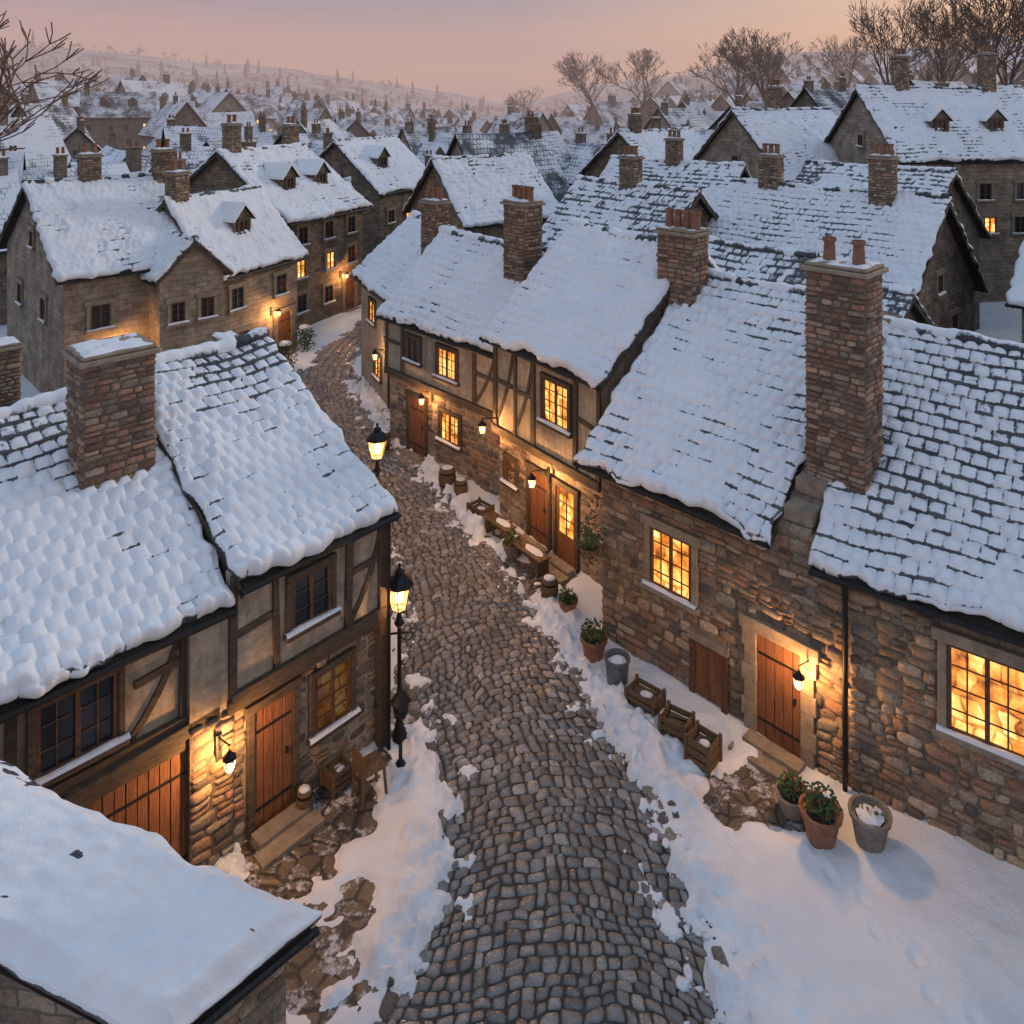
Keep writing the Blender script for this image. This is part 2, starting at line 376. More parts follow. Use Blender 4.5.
# ---------------------------------------------------------------- roofs
def roofH(U,V,seed,cov,rowh,tw,smoothness):
    w=(fbm(U*.7,V*.7,seed,2)-.5)*.14
    vv=V+w; r=np.floor(vv/rowh); f=vv/rowh-r
    uu=U+np.mod(r,2)*tw*.5+h2(r,r*0,seed+5)*.07+(vn(U*1.3,V*1.3,seed+2)-.5)*.11
    c=np.floor(uu/tw); g=uu/tw-c; tone=h2(c,r,seed); t2=h2(c,r,seed+31)
    gj=np.minimum(g,1-g)*tw
    if callable(cov): cv=cov(U,V)
    else: cv=cov+U*0
    cv=cv+.60*(fbm(U*.45,V*.45,seed+7,3)-.5)+.24*(t2-.5)+.22*(fbm(U*2.2,V*2.2,seed+19,2)-.5)
    heavy=ss(.72,1.05,cv)
    f2=f+(t2-.5)*.16
    th=.055*(1-f)+.03*(tone-.5)
    T=np.clip(cv,0,1)*.11*ss(.02,.4,f2)*(1-.6*ss(.72,1.0,f2))*ss(0,.085,gj)*(.65+.7*t2)
    Tb=.125+.09*(fbm(U*1.6,V*1.6,seed+8,3)-.5)*2+.03*(fbm(U*5,V*5,seed+81,2)-.5)
    q=1-smoothness
    T=T*(1-heavy)+Tb*heavy*(1-(.35+.3*q)*(1-ss(-.02,.38,f2))*(.5+.7*t2)-(.22+.25*q)*(1-ss(0,.085,gj))*(.4+.6*t2))
    m=cv*1.15+.08-.60*(1-ss(.02,.25,f2))-.38*(1-ss(.0,.035,gj))
    m=m*(1-heavy)+heavy*(1.1-.42*(1-ss(.0,.12,f2))*q-.15*(1-ss(0,.02,gj))*q)
    H=th*(1-.6*heavy*smoothness)+T
    return H,np.clip(m,0,1.2),tone
def roof_slope(parent,name,x0,x1,D,oh,ze,zr,back,res,cov,seed,rowh=.30,tw=.27,smoothness=.4,sag=.08):
    hd=D/2+oh
    al=math.atan2(zr-ze,hd); Ls=hd/math.cos(al)
    nu=max(5,int((x1-x0)/res)); nv=max(5,int(Ls/res))
    u=np.linspace(x0,x1,nu); v=np.linspace(0,Ls,nv)
    u=np.r_[u[0],u,u[-1]]; v=np.r_[v[0],v[0],v,v[-1]]
    U,V=np.meshgrid(u,v,indexing='ij')
    H,m,t=roofH(U,V,seed,cov,rowh,tw,smoothness)
    du=np.minimum(U-x0,x1-U)
    lip=ss(.55,.9,m)*(1-ss(.0,.5,V))*(.02+.06*vn(U*2.2,U*0,seed+61))
    H=(H+lip)*(.4+.6*ss(0,.12,du))
    H[:,2:]*=(.8+.2*ss(0,.07,V[:,2:]))
    V2=V.copy(); wob=(vn(U/tw*1.0,U*0,seed+3)-.5)*.12+(vn(U*1.1,U*0,seed+6)-.5)*.14+.05*(vn(U*7,U*0,seed+66)-.3)
    V2[:,:]-=wob*(1-ss(0,.4,V))
    U2=U+(vn(V/rowh,V*0,seed+4)-.5)*.14*(1-ss(0,.3,du))*np.where(U<(x0+x1)/2,-1,1)
    # rounded snow lip at the eave, then the dark slate edge
    H[:,1]=-.015; V2[:,1]-=.035*ss(.4,.9,m[:,2])
    for sl in ((0,slice(None)),(-1,slice(None)),(slice(None),0),(slice(None),-1)):
        H[sl]=-.10; m[sl]=.0
    sg=sag*np.sin(np.pi*(U-x0)/(x1-x0))*V/Ls+.14*(vn(U*.5,V*.4,seed+1)-.5)
    sn,cs=math.sin(al),math.cos(al)
    y=-oh+V2*cs-H*sn; z=ze+V2*sn+H*cs-sg
    if back: y=D-y
    P=np.stack([U2.ravel(),y.ravel(),z.ravel()],1)
    C=np.stack([m.ravel(),t.ravel(),t.ravel()*0],1)
    return mk(name,P,gridq(len(u),len(v),back),ROOF,parent,C)
def ridge_cap(parent,x0,x1,y,z,seed,cov=.5,r=.15,sag=.08,res=.06):
    nu=int((x1-x0)/res)+2; u=np.linspace(x0,x1,nu); th=np.linspace(-.35,math.pi+.35,11)
    U,T=np.meshgrid(u,th,indexing='ij'); seg=U/.38; f=seg-np.floor(seg); k=h2(np.floor(seg),np.floor(seg)*0,seed)
    R=r*(.85+.22*np.sin(np.pi*f)**.5+.25*(k-.5))+.08*np.sin(np.clip(T,0,math.pi))*ss(.3,.6,fbm(U*1.5,U*0,seed,2))
    m=np.clip(.25+cov*np.sin(np.clip(T,0,math.pi))+(k-.5)*.8,0,1)
    P=np.stack([U.ravel(),(y+R*np.cos(T)).ravel(),(z-.06+R*np.sin(T)*.9-sag*np.sin(np.pi*(U-x0)/(x1-x0))).ravel()],1)
    return mk('ridge_tiles',P,gridq(nu,11,True),ROOF,parent,np.stack([m.ravel(),k.ravel(),k.ravel()*0],1))

# ---------------------------------------------------------------- openings
def window(B,x,z,w,h,lit,y0=0,nx=3,ny=3,stone=True,snow=True,glass=None):
    g=glass or (LIT if lit else GLASS)
    x0,x1,z0,z1=x-w/2,x+w/2,z-h/2,z+h/2
    B.face([(x0,y0-.012,z0),(x1,y0-.012,z0),(x1,y0-.012,z1),(x0,y0-.012,z1)],g)
    fw=.06
    B.box(x0-.01,x0+fw,y0-.07,y0,z0,z1,FRAME); B.box(x1-fw,x1+.01,y0-.07,y0,z0,z1,FRAME)
    B.box(x0+fw,x1-fw,y0-.067,y0,z1-fw,z1,FRAME); B.box(x0+fw,x1-fw,y0-.067,y0,z0,z0+fw,FRAME)
    B.box(x-.035,x+.035,y0-.062,y0,z0+fw,z1-fw,FRAME)
    for i in range(1,nx*2):
        if i==nx: continue
        xx=x0+w*i/(nx*2); B.box(xx-.013,xx+.013,y0-.04,y0-.014,z0+fw,z1-fw,FRAME)
    for j in range(1,ny+1):
        zz=z0+h*j/(ny+1); B.box(x0+fw,x1-fw,y0-.037,y0-.014,zz-.013,zz+.013,FRAME)
    if stone:
        B.box(x0-.22,x1+.22,y0-.11,y0+.02,z1,z1+.2,TRIM)
        B.box(x0-.14,x0-.01,y0-.085,y0+.02,z0,z1,TRIM); B.box(x1+.01,x1+.14,y0-.085,y0+.02,z0,z1,TRIM)
        B.box(x0-.2,x1+.2,y0-.17,y0+.02,z0-.1,z0,TRIM)
    else:
        B.box(x0-.1,x1+.1,y0-.1,y0,z1,z1+.1,TIMBER); B.box(x0-.1,x0-.01,y0-.085,y0,z0,z1,TIMBER); B.box(x1+.01,x1+.1,y0-.085,y0,z0,z1,TIMBER)
        B.box(x0-.14,x1+.14,y0-.15,y0,z0-.09,z0,TIMBER)
    if snow:
        rr=random.Random(int(x*91+z*37)); n=max(3,int(w/.18)); a=x0-.15
        hs=[rr.uniform(.03,.07) for _ in range(n+1)]
        for i in range(n):
            b=a+(w+.3)/n; P=[(a,y0-.16,z0+.001),(b,y0-.16,z0+.001),(b,y0-.13,z0+hs[i+1]),(a,y0-.13,z0+hs[i]),(b,y0-.07,z0+hs[i+1]*.9),(a,y0-.07,z0+hs[i]*.9)]
            B.face([P[0],P[1],P[2],P[3]],SNOW); B.face([P[3],P[2],P[4],P[5]],SNOW); a=b
def door(B,x,w,h,y0=0,lit=False,stone=True,z0=0,step=True,arch=False):
    x0,x1=x-w/2,x+w/2; n=max(3,int(w/.16))
    if lit:
        B.face([(x0,y0-.012,z0),(x1,y0-.012,z0),(x1,y0-.012,z0+h),(x0,y0-.012,z0+h)],LIT)
        B.box(x0,x1,y0-.05,y0-.014,z0,z0+.75,DOORW); B.box(x0,x0+.09,y0-.05,y0-.014,z0+.75,z0+h,DOORW); B.box(x1-.09,x1,y0-.05,y0-.014,z0+.75,z0+h,DOORW)
        B.box(x-.02,x+.02,y0-.04,y0-.014,z0+.75,z0+h,FRAME)
        for q in (1.15,1.55): B.box(x0+.09,x1-.09,y0-.036,y0-.014,z0+q-.015,z0+q+.015,FRAME)
    else:
        B.box(x0,x1,y0-.012,y0,z0,z0+h,DARK)
        for i in range(n):
            a=x0+w*i/n; B.box(a+.006,a+w/n-.006,y0-.045-.006*(i%2),y0-.013,z0+.02,z0+h-.01,DOORW)
        for zz in (.35,h-.4): B.box(x0+.03,x1-.03,y0-.062,y0-.046,z0+zz,z0+zz+.05,IRON)
        B.box(x1-.14,x1-.1,y0-.1,y0-.046,z0+1.0,z0+1.1,IRON)
    if stone:
        for i in range(6):
            a=h/6; e=.05*(i%2)
            B.box(x0-.24-e,x0-.0,y0-.10-.01*(i%2),y0+.02,z0+a*i+.005,z0+a*(i+1)-.005,TRIM); B.box(x1+.0,x1+.24+e,y0-.10-.01*(i%2),y0+.02,z0+a*i+.005,z0+a*(i+1)-.005,TRIM)
        B.box(x0-.34,x1+.34,y0-.13,y0+.02,z0+h,z0+h+.24,TRIM)
    else:
        B.box(x0-.12,x0,y0-.09,y0,z0,z0+h,TIMBER); B.box(x1,x1+.12,y0-.09,y0,z0,z0+h,TIMBER); B.box(x0-.16,x1+.16,y0-.11,y0,z0+h,z0+h+.15,TIMBER)
    if step:
        B.box(x0-.1,x1+.12,y0-.42,y0-.13,-.05,.14,TRIM); B.box(x0-.22,x1+.2,y0-.72,y0-.423,-.05,.07,TRIM)
def chimney(name,x,y,ang,w,d,z0,z1,seed,pots=2,pal=PAL_BR,parent=None,snow=True):
    e=empty(name,(x,y,0),ang)
    B=MB(); B.box(-w/2,w/2,-d/2,d/2,z0,z1,MORTAR)
    B.box(-w/2-.09,w/2+.09,-d/2-.09,d/2+.09,z1,z1+.09,TRIM); B.box(-w/2-.03,w/2+.03,-d/2-.03,d/2+.03,z1+.092,z1+.16,TRIM)
    B.obj('core_and_cap',e,bevel=.02)
    if snow:
        g=np.linspace(-1,1,17); gx,gy=np.meshgrid(g,g,indexing='ij'); ed=1-np.maximum(abs(gx),abs(gy))
        hz=(.02+.16*(fbm(gx*2+seed,gy*2,seed,3)-.33))*ss(0,.3,ed)-.012
        mk('cap_snow',np.stack([(gx*(w/2+.02)).ravel(),(gy*(d/2+.02)).ravel(),(z1+.16+hz).ravel()],1),gridq(17,17),SNOW,e)
    P=MB()
    for i in range(pots):
        px=-w/2+w*(i+.5)/pots
        P.lathe((px,0,z1+.14),[(.13,0),(.115,.1),(.10,.38),(.13,.40),(.13,.47),(.10,.47),(.09,.3)],10,TERRA)
    if pots: P.obj('chimney_pots',e)
    for k,(wd,dp,rz) in enumerate(((w,d,0),(d,w,math.pi/2),(w,d,math.pi),(d,w,-math.pi/2))):
        r=courses(-wd/2,wd/2,z0,z1,[],(.08,.15),(.14,.36),.02,seed+k); n=len(r); rg=np.random.default_rng(seed+k)
        c,s=math.cos(rz),math.sin(rz)
        def mp(U,V,H,c=c,s=s,dp=dp):
            yy=-dp/2-H+.004; return (U*c-yy*s,U*s+yy*c,V)
        stones('masonry_side',r,rg.uniform(.015,.055,n),mp,palette(pal,n,seed+k),STONE,e,.02,seed=seed+k)
    return e

def timber(B,x0,x1,z0,z1,y0,seed,openings=(),sp=.95,braces=True):
    rg=random.Random(seed); n=max(2,round((x1-x0)/sp)); xs=[x0+(x1-x0)*i/n for i in range(n+1)]
    B.box(x0-.05,x1+.05,y0-.10,y0,z0-.12,z0+.10,TIMBER); B.box(x0-.04,x1+.04,y0-.075,y0,z1-.16,z1,TIMBER)
    mid=z0+(z1-z0)*.52
    def blocked(a,b,zm):
        return any(a<o[0]+o[2]/2+.12 and b>o[0]-o[2]/2-.12 and o[1]-o[3]/2-.1<zm<o[1]+o[3]/2+.1 for o in openings)
    for i,x in enumerate(xs):
        if 0<i<n:
            x+=rg.uniform(-.08,.08)
            if blocked(x-.07,x+.07,mid):
                continue
        B.beam((x+rg.uniform(-.03,.03),z0+.1),(x+rg.uniform(-.03,.03),z1-.14),rg.uniform(.11,.18),y0-.06,y0,TIMBER)
    for i in range(n):
        a,b=xs[i],xs[i+1]
        if not blocked(a,b,mid): B.beam((a+.06,mid+rg.uniform(-.05,.05)),(b-.06,mid+rg.uniform(-.05,.05)),.12,y0-.047,y0,TIMBER)
        if braces and not blocked(a,b,mid) and rg.random()<.75:
            s=rg.choice((1,-1)); p0=(a if s>0 else b,z0+.12); p1=(b if s>0 else a,z1-.2); k=5; prev=p0
            for q in range(1,k+1):
                t=q/k; bow=.16*math.sin(math.pi*t)*s
                cur=(p0[0]+(p1[0]-p0[0])*t+bow*.6,p0[1]+(p1[1]-p0[1])*t-abs(bow)*.5); B.beam(prev,cur,.11,y0-.036,y0,TIMBER); prev=cur

def house(name,ox,oy,deg,L,D,ze,zr,oh=.35,gl=.4,gr=.4,wall=WALL1,res=.1,cov=.75,seed=1,base=0,rowh=.30,tw=.27,smoothness=.4,rx0=None,rx1=None,below=1.0,cap=.5):
    e=empty(name,(ox,oy,base),math.radians(deg))
    sl=(zr-ze)/(D/2+oh); zw=ze+sl*oh-.14; zp=zr-.16
    B=MB(); b=-below
    B.face([(0,0,b),(L,0,b),(L,0,zw),(0,0,zw)],wall); B.face([(L,D,b),(0,D,b),(0,D,zw),(L,D,zw)],wall)
    B.face([(0,D,b),(0,0,b),(0,0,zw),(0,D/2,zp),(0,D,zw)],wall); B.face([(L,0,b),(L,D,b),(L,D,zw),(L,D/2,zp),(L,0,zw)],wall)
    B.face([(0,0,zw),(L,0,zw),(L,D/2,zp),(0,D/2,zp)],wall); B.face([(0,D/2,zp),(L,D/2,zp),(L,D,zw),(0,D,zw)],wall)
    B.obj('walls',e)
    x0=-gl if rx0 is None else rx0; x1=L+gr if rx1 is None else rx1
    roof_slope(e,'roof_front',x0,x1,D,oh,ze,zr,False,res,cov,seed,rowh,tw,smoothness)
    roof_slope(e,'roof_back',x0,x1,D,oh,ze,zr,True,max(res,.12),cov if not callable(cov) else .75,seed+50,rowh,tw,smoothness)
    ridge_cap(e,x0,x1,D/2,zr+.02,seed,cap)
    S=MB(); t=.10
    for sgn in (0,1):
        Y=lambda y:(y if not sgn else D-y)
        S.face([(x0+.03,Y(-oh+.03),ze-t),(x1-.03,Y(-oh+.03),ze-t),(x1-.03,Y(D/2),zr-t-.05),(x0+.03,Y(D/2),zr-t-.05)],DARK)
        S.cyl((x0,Y(-oh-.03),ze-.12),(x1,Y(-oh-.03),ze-.12),.055,.055,8,IRON)
        for xx in (x0+.03,x1-.03):
            p=[(xx,Y(-oh),ze-.04),(xx,Y(D/2),zr-.09),(xx,Y(D/2),zr-.31),(xx,Y(-oh),ze-.26)]
            S.face(p,TIMBER); S.face([(q[0]+.03,q[1],q[2]) for q in p],TIMBER)
    nr=int((x1-x0)/.5)
    for i in range(nr):
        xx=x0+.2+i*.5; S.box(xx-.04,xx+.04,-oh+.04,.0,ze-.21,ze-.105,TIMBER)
    S.obj('eaves',e)
    e['sl']=sl; e['zw']=zw
    return e
def W(e,x,y,z):
    a=e.rotation_euler.z; return (e.location.x+x*math.cos(a)-y*math.sin(a),e.location.y+x*math.sin(a)+y*math.cos(a),z)
def point(name,loc,power,parent=None,r=.06,col=(1,.47,.15)):
    l=bpy.data.lights.new(name,'POINT'); l.energy=power; l.color=col; l.shadow_soft_size=r
    o=bpy.data.objects.new(name,l); COL.objects.link(o); o.location=loc
    if parent is not None: o.parent=parent
    return o
def lantern_geo(B,c,s=1.0,n=6):
    x,y,z=c
    def ring(r,zz): return [Vector((x+r*s*math.cos(2*math.pi*(i+.5)/n),y+r*s*math.sin(2*math.pi*(i+.5)/n),z+zz*s)) for i in range(n)]
    a=ring(.12,-.22); b=ring(.2,.16)
    for i in range(n):
        B.face([a[i],a[(i+1)%n],b[(i+1)%n],b[i]],LGLASS)
        B.cyl(a[i],b[i],.010*s,.010*s,4,IRON); B.cyl(b[i],b[(i+1)%n],.013*s,.013*s,4,IRON); B.cyl(a[i],a[(i+1)%n],.013*s,.013*s,4,IRON)
    B.lathe((x,y,z+.16*s),[(.22*s,-.02*s),(.20*s,.02*s),(.10*s,.11*s),(.06*s,.14*s),(.08*s,.17*s),(.045*s,.20*s),(.015*s,.22*s),(.03*s,.26*s),(.0,.31*s)],8,IRON)
    B.lathe((x,y,z-.22*s),[(0,-.09*s),(.03*s,-.08*s),(.05*s,-.03*s),(.09*s,-.01*s),(.09*s,.01*s)],8,IRON)
    B.blob((x,y,z-.03*s),.07*s,.07*s,.12*s,FLAME,1,8)
def wall_lamp(parent,x,z,out=.38,s=.55,power=45,y0=0):
    B=MB(); B.box(x-.05,x+.05,y0-.06,y0-.02,z-.15,z+.25,IRON); B.cyl((x,y0-.05,z+.2),(x,y0-out,z+.30),.014,.014,6,IRON); B.cyl((x,y0-.05,z+.0),(x,y0-out*.6,z+.25),.01,.01,6,IRON)
    lantern_geo(B,(x,y0-out,z+.03),s); o=B.obj('wall_lamp',parent)
    point('wall_lamp_light',(x,y0-out,z-.02),power,parent)

# ================================================================ RIGHT HOUSES
R2=house('stone_cottage',2.02,17.8,-45.3,4.75,8.7,4.0,7.5,gl=.5,rx1=4.15,res=.03,cov=lambda U,V:.87-.26*ss(3.2,6.2,V)-.20*ss(2.4,4.1,U),seed=11,smoothness=.3)
B=MB(); B.box(4.75,5.42,0,1.3,-.5,4.15,WALL1); B.obj('wall_end',R2)
ro=[(1.82-.62,1.82+.62,1.72,3.28),(2.71-.42,2.71+.42,.0,1.35),(4.19-.68,4.19+.68,0,2.24)]
wall_stones('wall_stones',R2,-.03,5.42,0,4.1,ro,21)
B=MB(); window(B,1.82,2.45,1.0,1.22,True,nx=2,ny=3)
B.box(2.71-.3,2.71+.3,-.05,0,.12,1.2,DOORW); B.box(2.71-.42,2.71-.3,-.09,0,.05,1.25,FRAME);B.box(2.71+.3,2.71+.42,-.09,0,.05,1.25,FRAME);B.box(2.71-.45,2.71+.45,-.12,0,1.2,1.36,TRIM);B.box(2.71-.02,2.71+.02,-.075,0,.12,1.2,FRAME)
door(B,4.19,.88,1.98); B.obj('windows_and_door',R2,bevel=.008)
wall_lamp(R2,4.72+.06,1.75,.45,.5,330,-.03)
chimney('brick_chimney',*W(R2,4.85,1.25,0)[:2],math.radians(-45.3),1.12,.82,3.6,8.75,31,2)
chimney('brick_chimney',*W(R2,-.35,3.7,0)[:2],math.radians(-45.3),1.05,.75,4.5,8.55,36,4)
B=MB(); sl2=float(R2['sl'])
for i in range(9):
    y=.1+i*.47; B.box(4.2,4.75,y,y+.44,4.0+sl2*(.35+y)-.12,4.0+sl2*(.35+y)+.16,TRIM)
B.obj('parapet_stones',R2,bevel=.02)
R1=house('stone_cottage',5.85,13.93,-36.2,8.5,8.2,3.9,7.15,gl=.55,res=.03,cov=lambda U,V:.53+.18*ss(2.5,0.2,V)+.12*(1-ss(-.6,.6,U)),seed=12,rowh=.29,tw=.26,smoothness=.2,cap=.7)
wall_stones('wall_stones',R1,.0,8.5,0,4.0,[(2.1-.7,2.1+.7,1.68,3.45)],22)
B=MB(); window(B,2.1,2.5,1.12,1.42,True,nx=2,ny=3); B.cyl((-.02,-.12,.05),(-.02,-.12,3.9),.045,.045,8,IRON); B.obj('windows_and_downpipe',R1,bevel=.008)
R3=house('timber_framed_house',-.35,23.1,-53.6,4.45,6.0,5.25,8.15,gl=.3,gr=.25,wall=PLASTER,res=.045,cov=.98,seed=13,smoothness=.55,oh=.45)
B=MB(); B.box(-.06,4.45,-.14,0,2.55,5.3,PLASTER); B.obj('upper_wall',R3)
wall_stones('wall_stones',R3,0,4.45,0,2.5,[(1.87-.55,1.87+.55,0,2.2),(3.0-.55,3.0+.55,0,2.2)],23)
B=MB(); window(B,2.75,4.1,1.05,1.15,True,y0=-.14,nx=2,ny=3,stone=False); door(B,1.87,.8,1.95,stone=False); door(B,3.0,.75,1.95,stone=False,lit=True)
window(B,.6,1.5,.5,.7,True,nx=1,ny=2,stone=False,glass=LITD)
timber(B,0,4.4,2.6,5.2,-.14,5,[(2.75,4.1,1.05,1.15)]); B.obj('timber_frame_windows_doors',R3,bevel=.01)
wall_lamp(R3,2.45,2.1,.6,.6,520,-.14); wall_lamp(R3,.1,2.7,.55,.6,330,-.14)
chimney('brick_chimney',.35,26.0,math.radians(-50),1.0,.8,4.5,8.6,41,4)
R4=house('timber_framed_house',-4.3,28.2,-46.8,5.7,5.2,4.5,7.1,gl=.35,wall=PLASTER2,res=.06,cov=.90,seed=14,smoothness=.45)
B=MB(); B.box(-.05,5.7,-.12,0,2.5,4.65,PLASTER2); B.obj('upper_wall',R4)
wall_stones('wall_stones',R4,0,5.7,0,2.45,[(1.65-.55,1.65+.55,0,2.2),(3.4-.55,3.4+.55,.85,2.05)],24)
B=MB(); window(B,3.4,3.55,.95,.95,True,y0=-.12,nx=2,ny=2,stone=False); window(B,3.4,1.45,.95,.95,True,nx=2,ny=2,stone=False); window(B,1.6,3.6,.7,.8,False,y0=-.12,nx=1,ny=2,stone=False)
door(B,1.65,.9,1.95,stone=False); timber(B,0,5.7,2.55,4.6,-.12,8,[(3.4,3.55,.95,.95),(1.6,3.6,.7,.8)]); B.obj('timber_frame_windows_doors',R4,bevel=.01)
chimney('brick_chimney',-3.0,31.0,math.radians(-46),.9,.65,4.5,8.0,46,3)
R5=house('stone_cottage',-6.5,34.5,-64,6.1,5.0,4.5,6.9,wall=PLASTER2,res=.08,cov=.90,seed=15,smoothness=.45)
B=MB(); window(B,1.8,3.3,.8,.9,True,nx=1,ny=2,stone=False); window(B,2.6,1.3,.8,.9,True,nx=1,ny=2,stone=False); door(B,4.6,.9,1.9,stone=False); window(B,4.2,3.3,.7,.8,False,nx=1,ny=2,stone=False); B.obj('windows_and_door',R5)

# ================================================================ LEFT HOUSES
L2=house('timber_framed_house',-4.46,12.86,47.5,2.9,8.6,4.4,6.75,gl=.1,gr=.18,wall=PLASTER,res=.03,cov=lambda U,V:.90-.26*ss(2.6,5,V)-.12*(1-ss(.0,.5,U)),seed=16,smoothness=.25,oh=.36)
B=MB(); B.box(-.15,2.96,-.12,0,2.42,4.5,PLASTER); B.obj('upper_wall',L2)
lo=[(.67-.5,.67+.5,0,2.3),(1.85-.5,1.85+.5,.8,2.08)]
wall_stones('wall_stones',L2,-.1,2.92,0,2.38,lo,25)
B=MB(); window(B,1.33,3.5,.78,.88,False,y0=-.12,nx=1,ny=2,stone=False); window(B,1.85,1.45,.76,1.05,False,nx=1,ny=3,stone=False,glass=LITD)
door(B,.67,.72,2.02,stone=False); timber(B,-.1,2.9,2.5,4.45,-.12,3,[(1.33,3.5,.78,.88)],.75)
B.box(2.78,2.98,-.2,0,.0,4.3,TIMBER); B.box(-.2,3.0,-.2,-.1,2.30,2.5,TIMBER)
B.cyl((2.9,-.3,0),(2.9,-.3,4.28),.04,.04,8,IRON)
B.obj('timber_frame_windows_doors',L2,bevel=.01)
a1=math.radians(43.8); L1l=7.0
L1=house('timber_framed_house',-4.62-L1l*math.cos(a1),12.75-L1l*math.sin(a1),43.8,L1l,8.5,4.15,6.45,gl=.3,gr=.05,wall=PLASTER,res=.03,cov=lambda U,V:1.0-.40*ss(2.6,4.2,V)-.16*ss(4.8,3.4,U)*ss(.5,3,V),seed=17,smoothness=.35,oh=.38)
B=MB(); window(B,7-2.12,3.25,1.05,1.02,False,y0=-.03,nx=2,ny=2,stone=False)
timber(B,0,6.4,2.45,4.25,0,9,[(7-2.12,3.25,1.05,1.02)],.85)
B.beam((3.5,2.15),(6.9,2.38),.22,-.16,0,TIMBER)
door(B,7-1.15,1.6,2.05,stone=False,step=False); B.obj('timber_frame_windows_doors',L1,bevel=.01)
wall_stones('corner_pier_stones',L1,6.42,7.12,0,2.35,[],26,y0=-.16,wr=(.2,.4))
B=MB(); B.box(6.42,7.12,-.16,0.02,-.1,2.37,MORTAR); B.box(6.42,7.12,-.16,.0,2.372,4.2,PLASTER); B.obj('corner_pier',L1)
wall_stones('wall_stones',L1,0,5.0,0,2.3,[],27,y0=0)
wall_lamp(L1,6.85,1.85,.42,.5,380,-.18)
chimney('brick_chimney',*W(L1,6.15,2.6,0)[:2],a1,1.15,.95,4.2,7.55,51,0)
# bottom-left shed
A=np.array([-2.17,8.83,2.95]);Bp=np.array([-3.35,7.65,2.95]);Dp=np.array([-6.3,9.45,4.25]);Cp=Bp+(Dp-A)
sh=empty('stone_shed',(0,0,0))
s=np.linspace(0,1,80);t=np.linspace(0,1,170); s=np.r_[0,s,1];t=np.r_[0,t,1]
S_,T_=np.meshgrid(s,t,indexing='ij')
P=A[None,None]+(Bp-A)*S_[...,None]+(Dp-A)*T_[...,None]
nn=np.cross(Bp-A,Dp-A); nn=nn/np.linalg.norm(nn); nn=nn*np.sign(nn[2])
us=S_*1.67; vs=T_*4.3
ed=np.minimum(np.minimum(us,1.67-us),np.minimum(vs,4.3-vs))
Hs=.04+.20*ss(-.02,.25,ed)+.17*(fbm(us*1.6,vs*1.3,5,3)-.5)+.04*(fbm(us*7,vs*7,6,2)-.5)+.014*np.sin(vs*2*math.pi/.33+fbm(us,vs,9,2)*6)
M_=np.ones_like(Hs)*1.1-.9*ss(.80,.83,fbm(us*3.1,vs*3.1,77,3))
P=P+((fbm(us*2,vs*2,8,2)-.5)*.22*(1-ss(0,.4,ed)))[...,None]*np.array([.7,.7,0])
for sl in ((0,slice(None)),(-1,slice(None)),(slice(None),0),(slice(None),-1)): Hs[sl]=-.06; M_[sl]=.0
P=P+nn[None,None]*Hs[...,None]
mk('snowy_roof',P.reshape(-1,3),gridq(82,172),ROOF,sh,np.stack([M_.ravel(),M_.ravel()*0+.4,M_.ravel()*0],1))
B=MB()
def ins(p,q,r_,k=.18):
    return p+(q-p)/np.linalg.norm(q-p)*k+(r_-p)/np.linalg.norm(r_-p)*k
a_,b_,c_,d_=ins(A,Bp,Dp),ins(Bp,A,Cp),ins(Cp,Bp,Dp),ins(Dp,Cp,A)
for p,q in ((b_,a_),(a_,d_),(d_,c_),(c_,b_)):
    L_=float(np.linalg.norm((q-p)[:2]))
    B.face([(p[0],p[1],-.2),(q[0],q[1],-.2),(q[0],q[1],q[2]-.1),(p[0],p[1],p[2]-.1)],WALL1,[(0,0),(L_,0),(L_,q[2]),(0,p[2])])
dz=np.array([0,0,-.12])
B.face([tuple(A+dz),tuple(Bp+dz),tuple(Cp+dz),tuple(Dp+dz)],DARK)
B.cyl(tuple(A+dz*.8+[.03,-.02,0]),tuple(Bp+dz*.8+[.03,-.02,0]),.045,.045,8,IRON)
B.obj('walls_and_gutter',sh)
du=(a_-b_)[:2]; Lw=float(np.linalg.norm(du)); du=du/Lw; nx_,ny_=du[1],-du[0]
r=courses(0,Lw,0,2.85,[],(.10,.2),(.16,.42),.022,61); n=len(r)
stones('wall_stones',r,RG.uniform(.02,.05,n),lambda U,V,H:(b_[0]+du[0]*U+nx_*H,b_[1]+du[1]*U+ny_*H,V),palette(PAL_ST,n,61),STONE,sh,.03,seed=61)

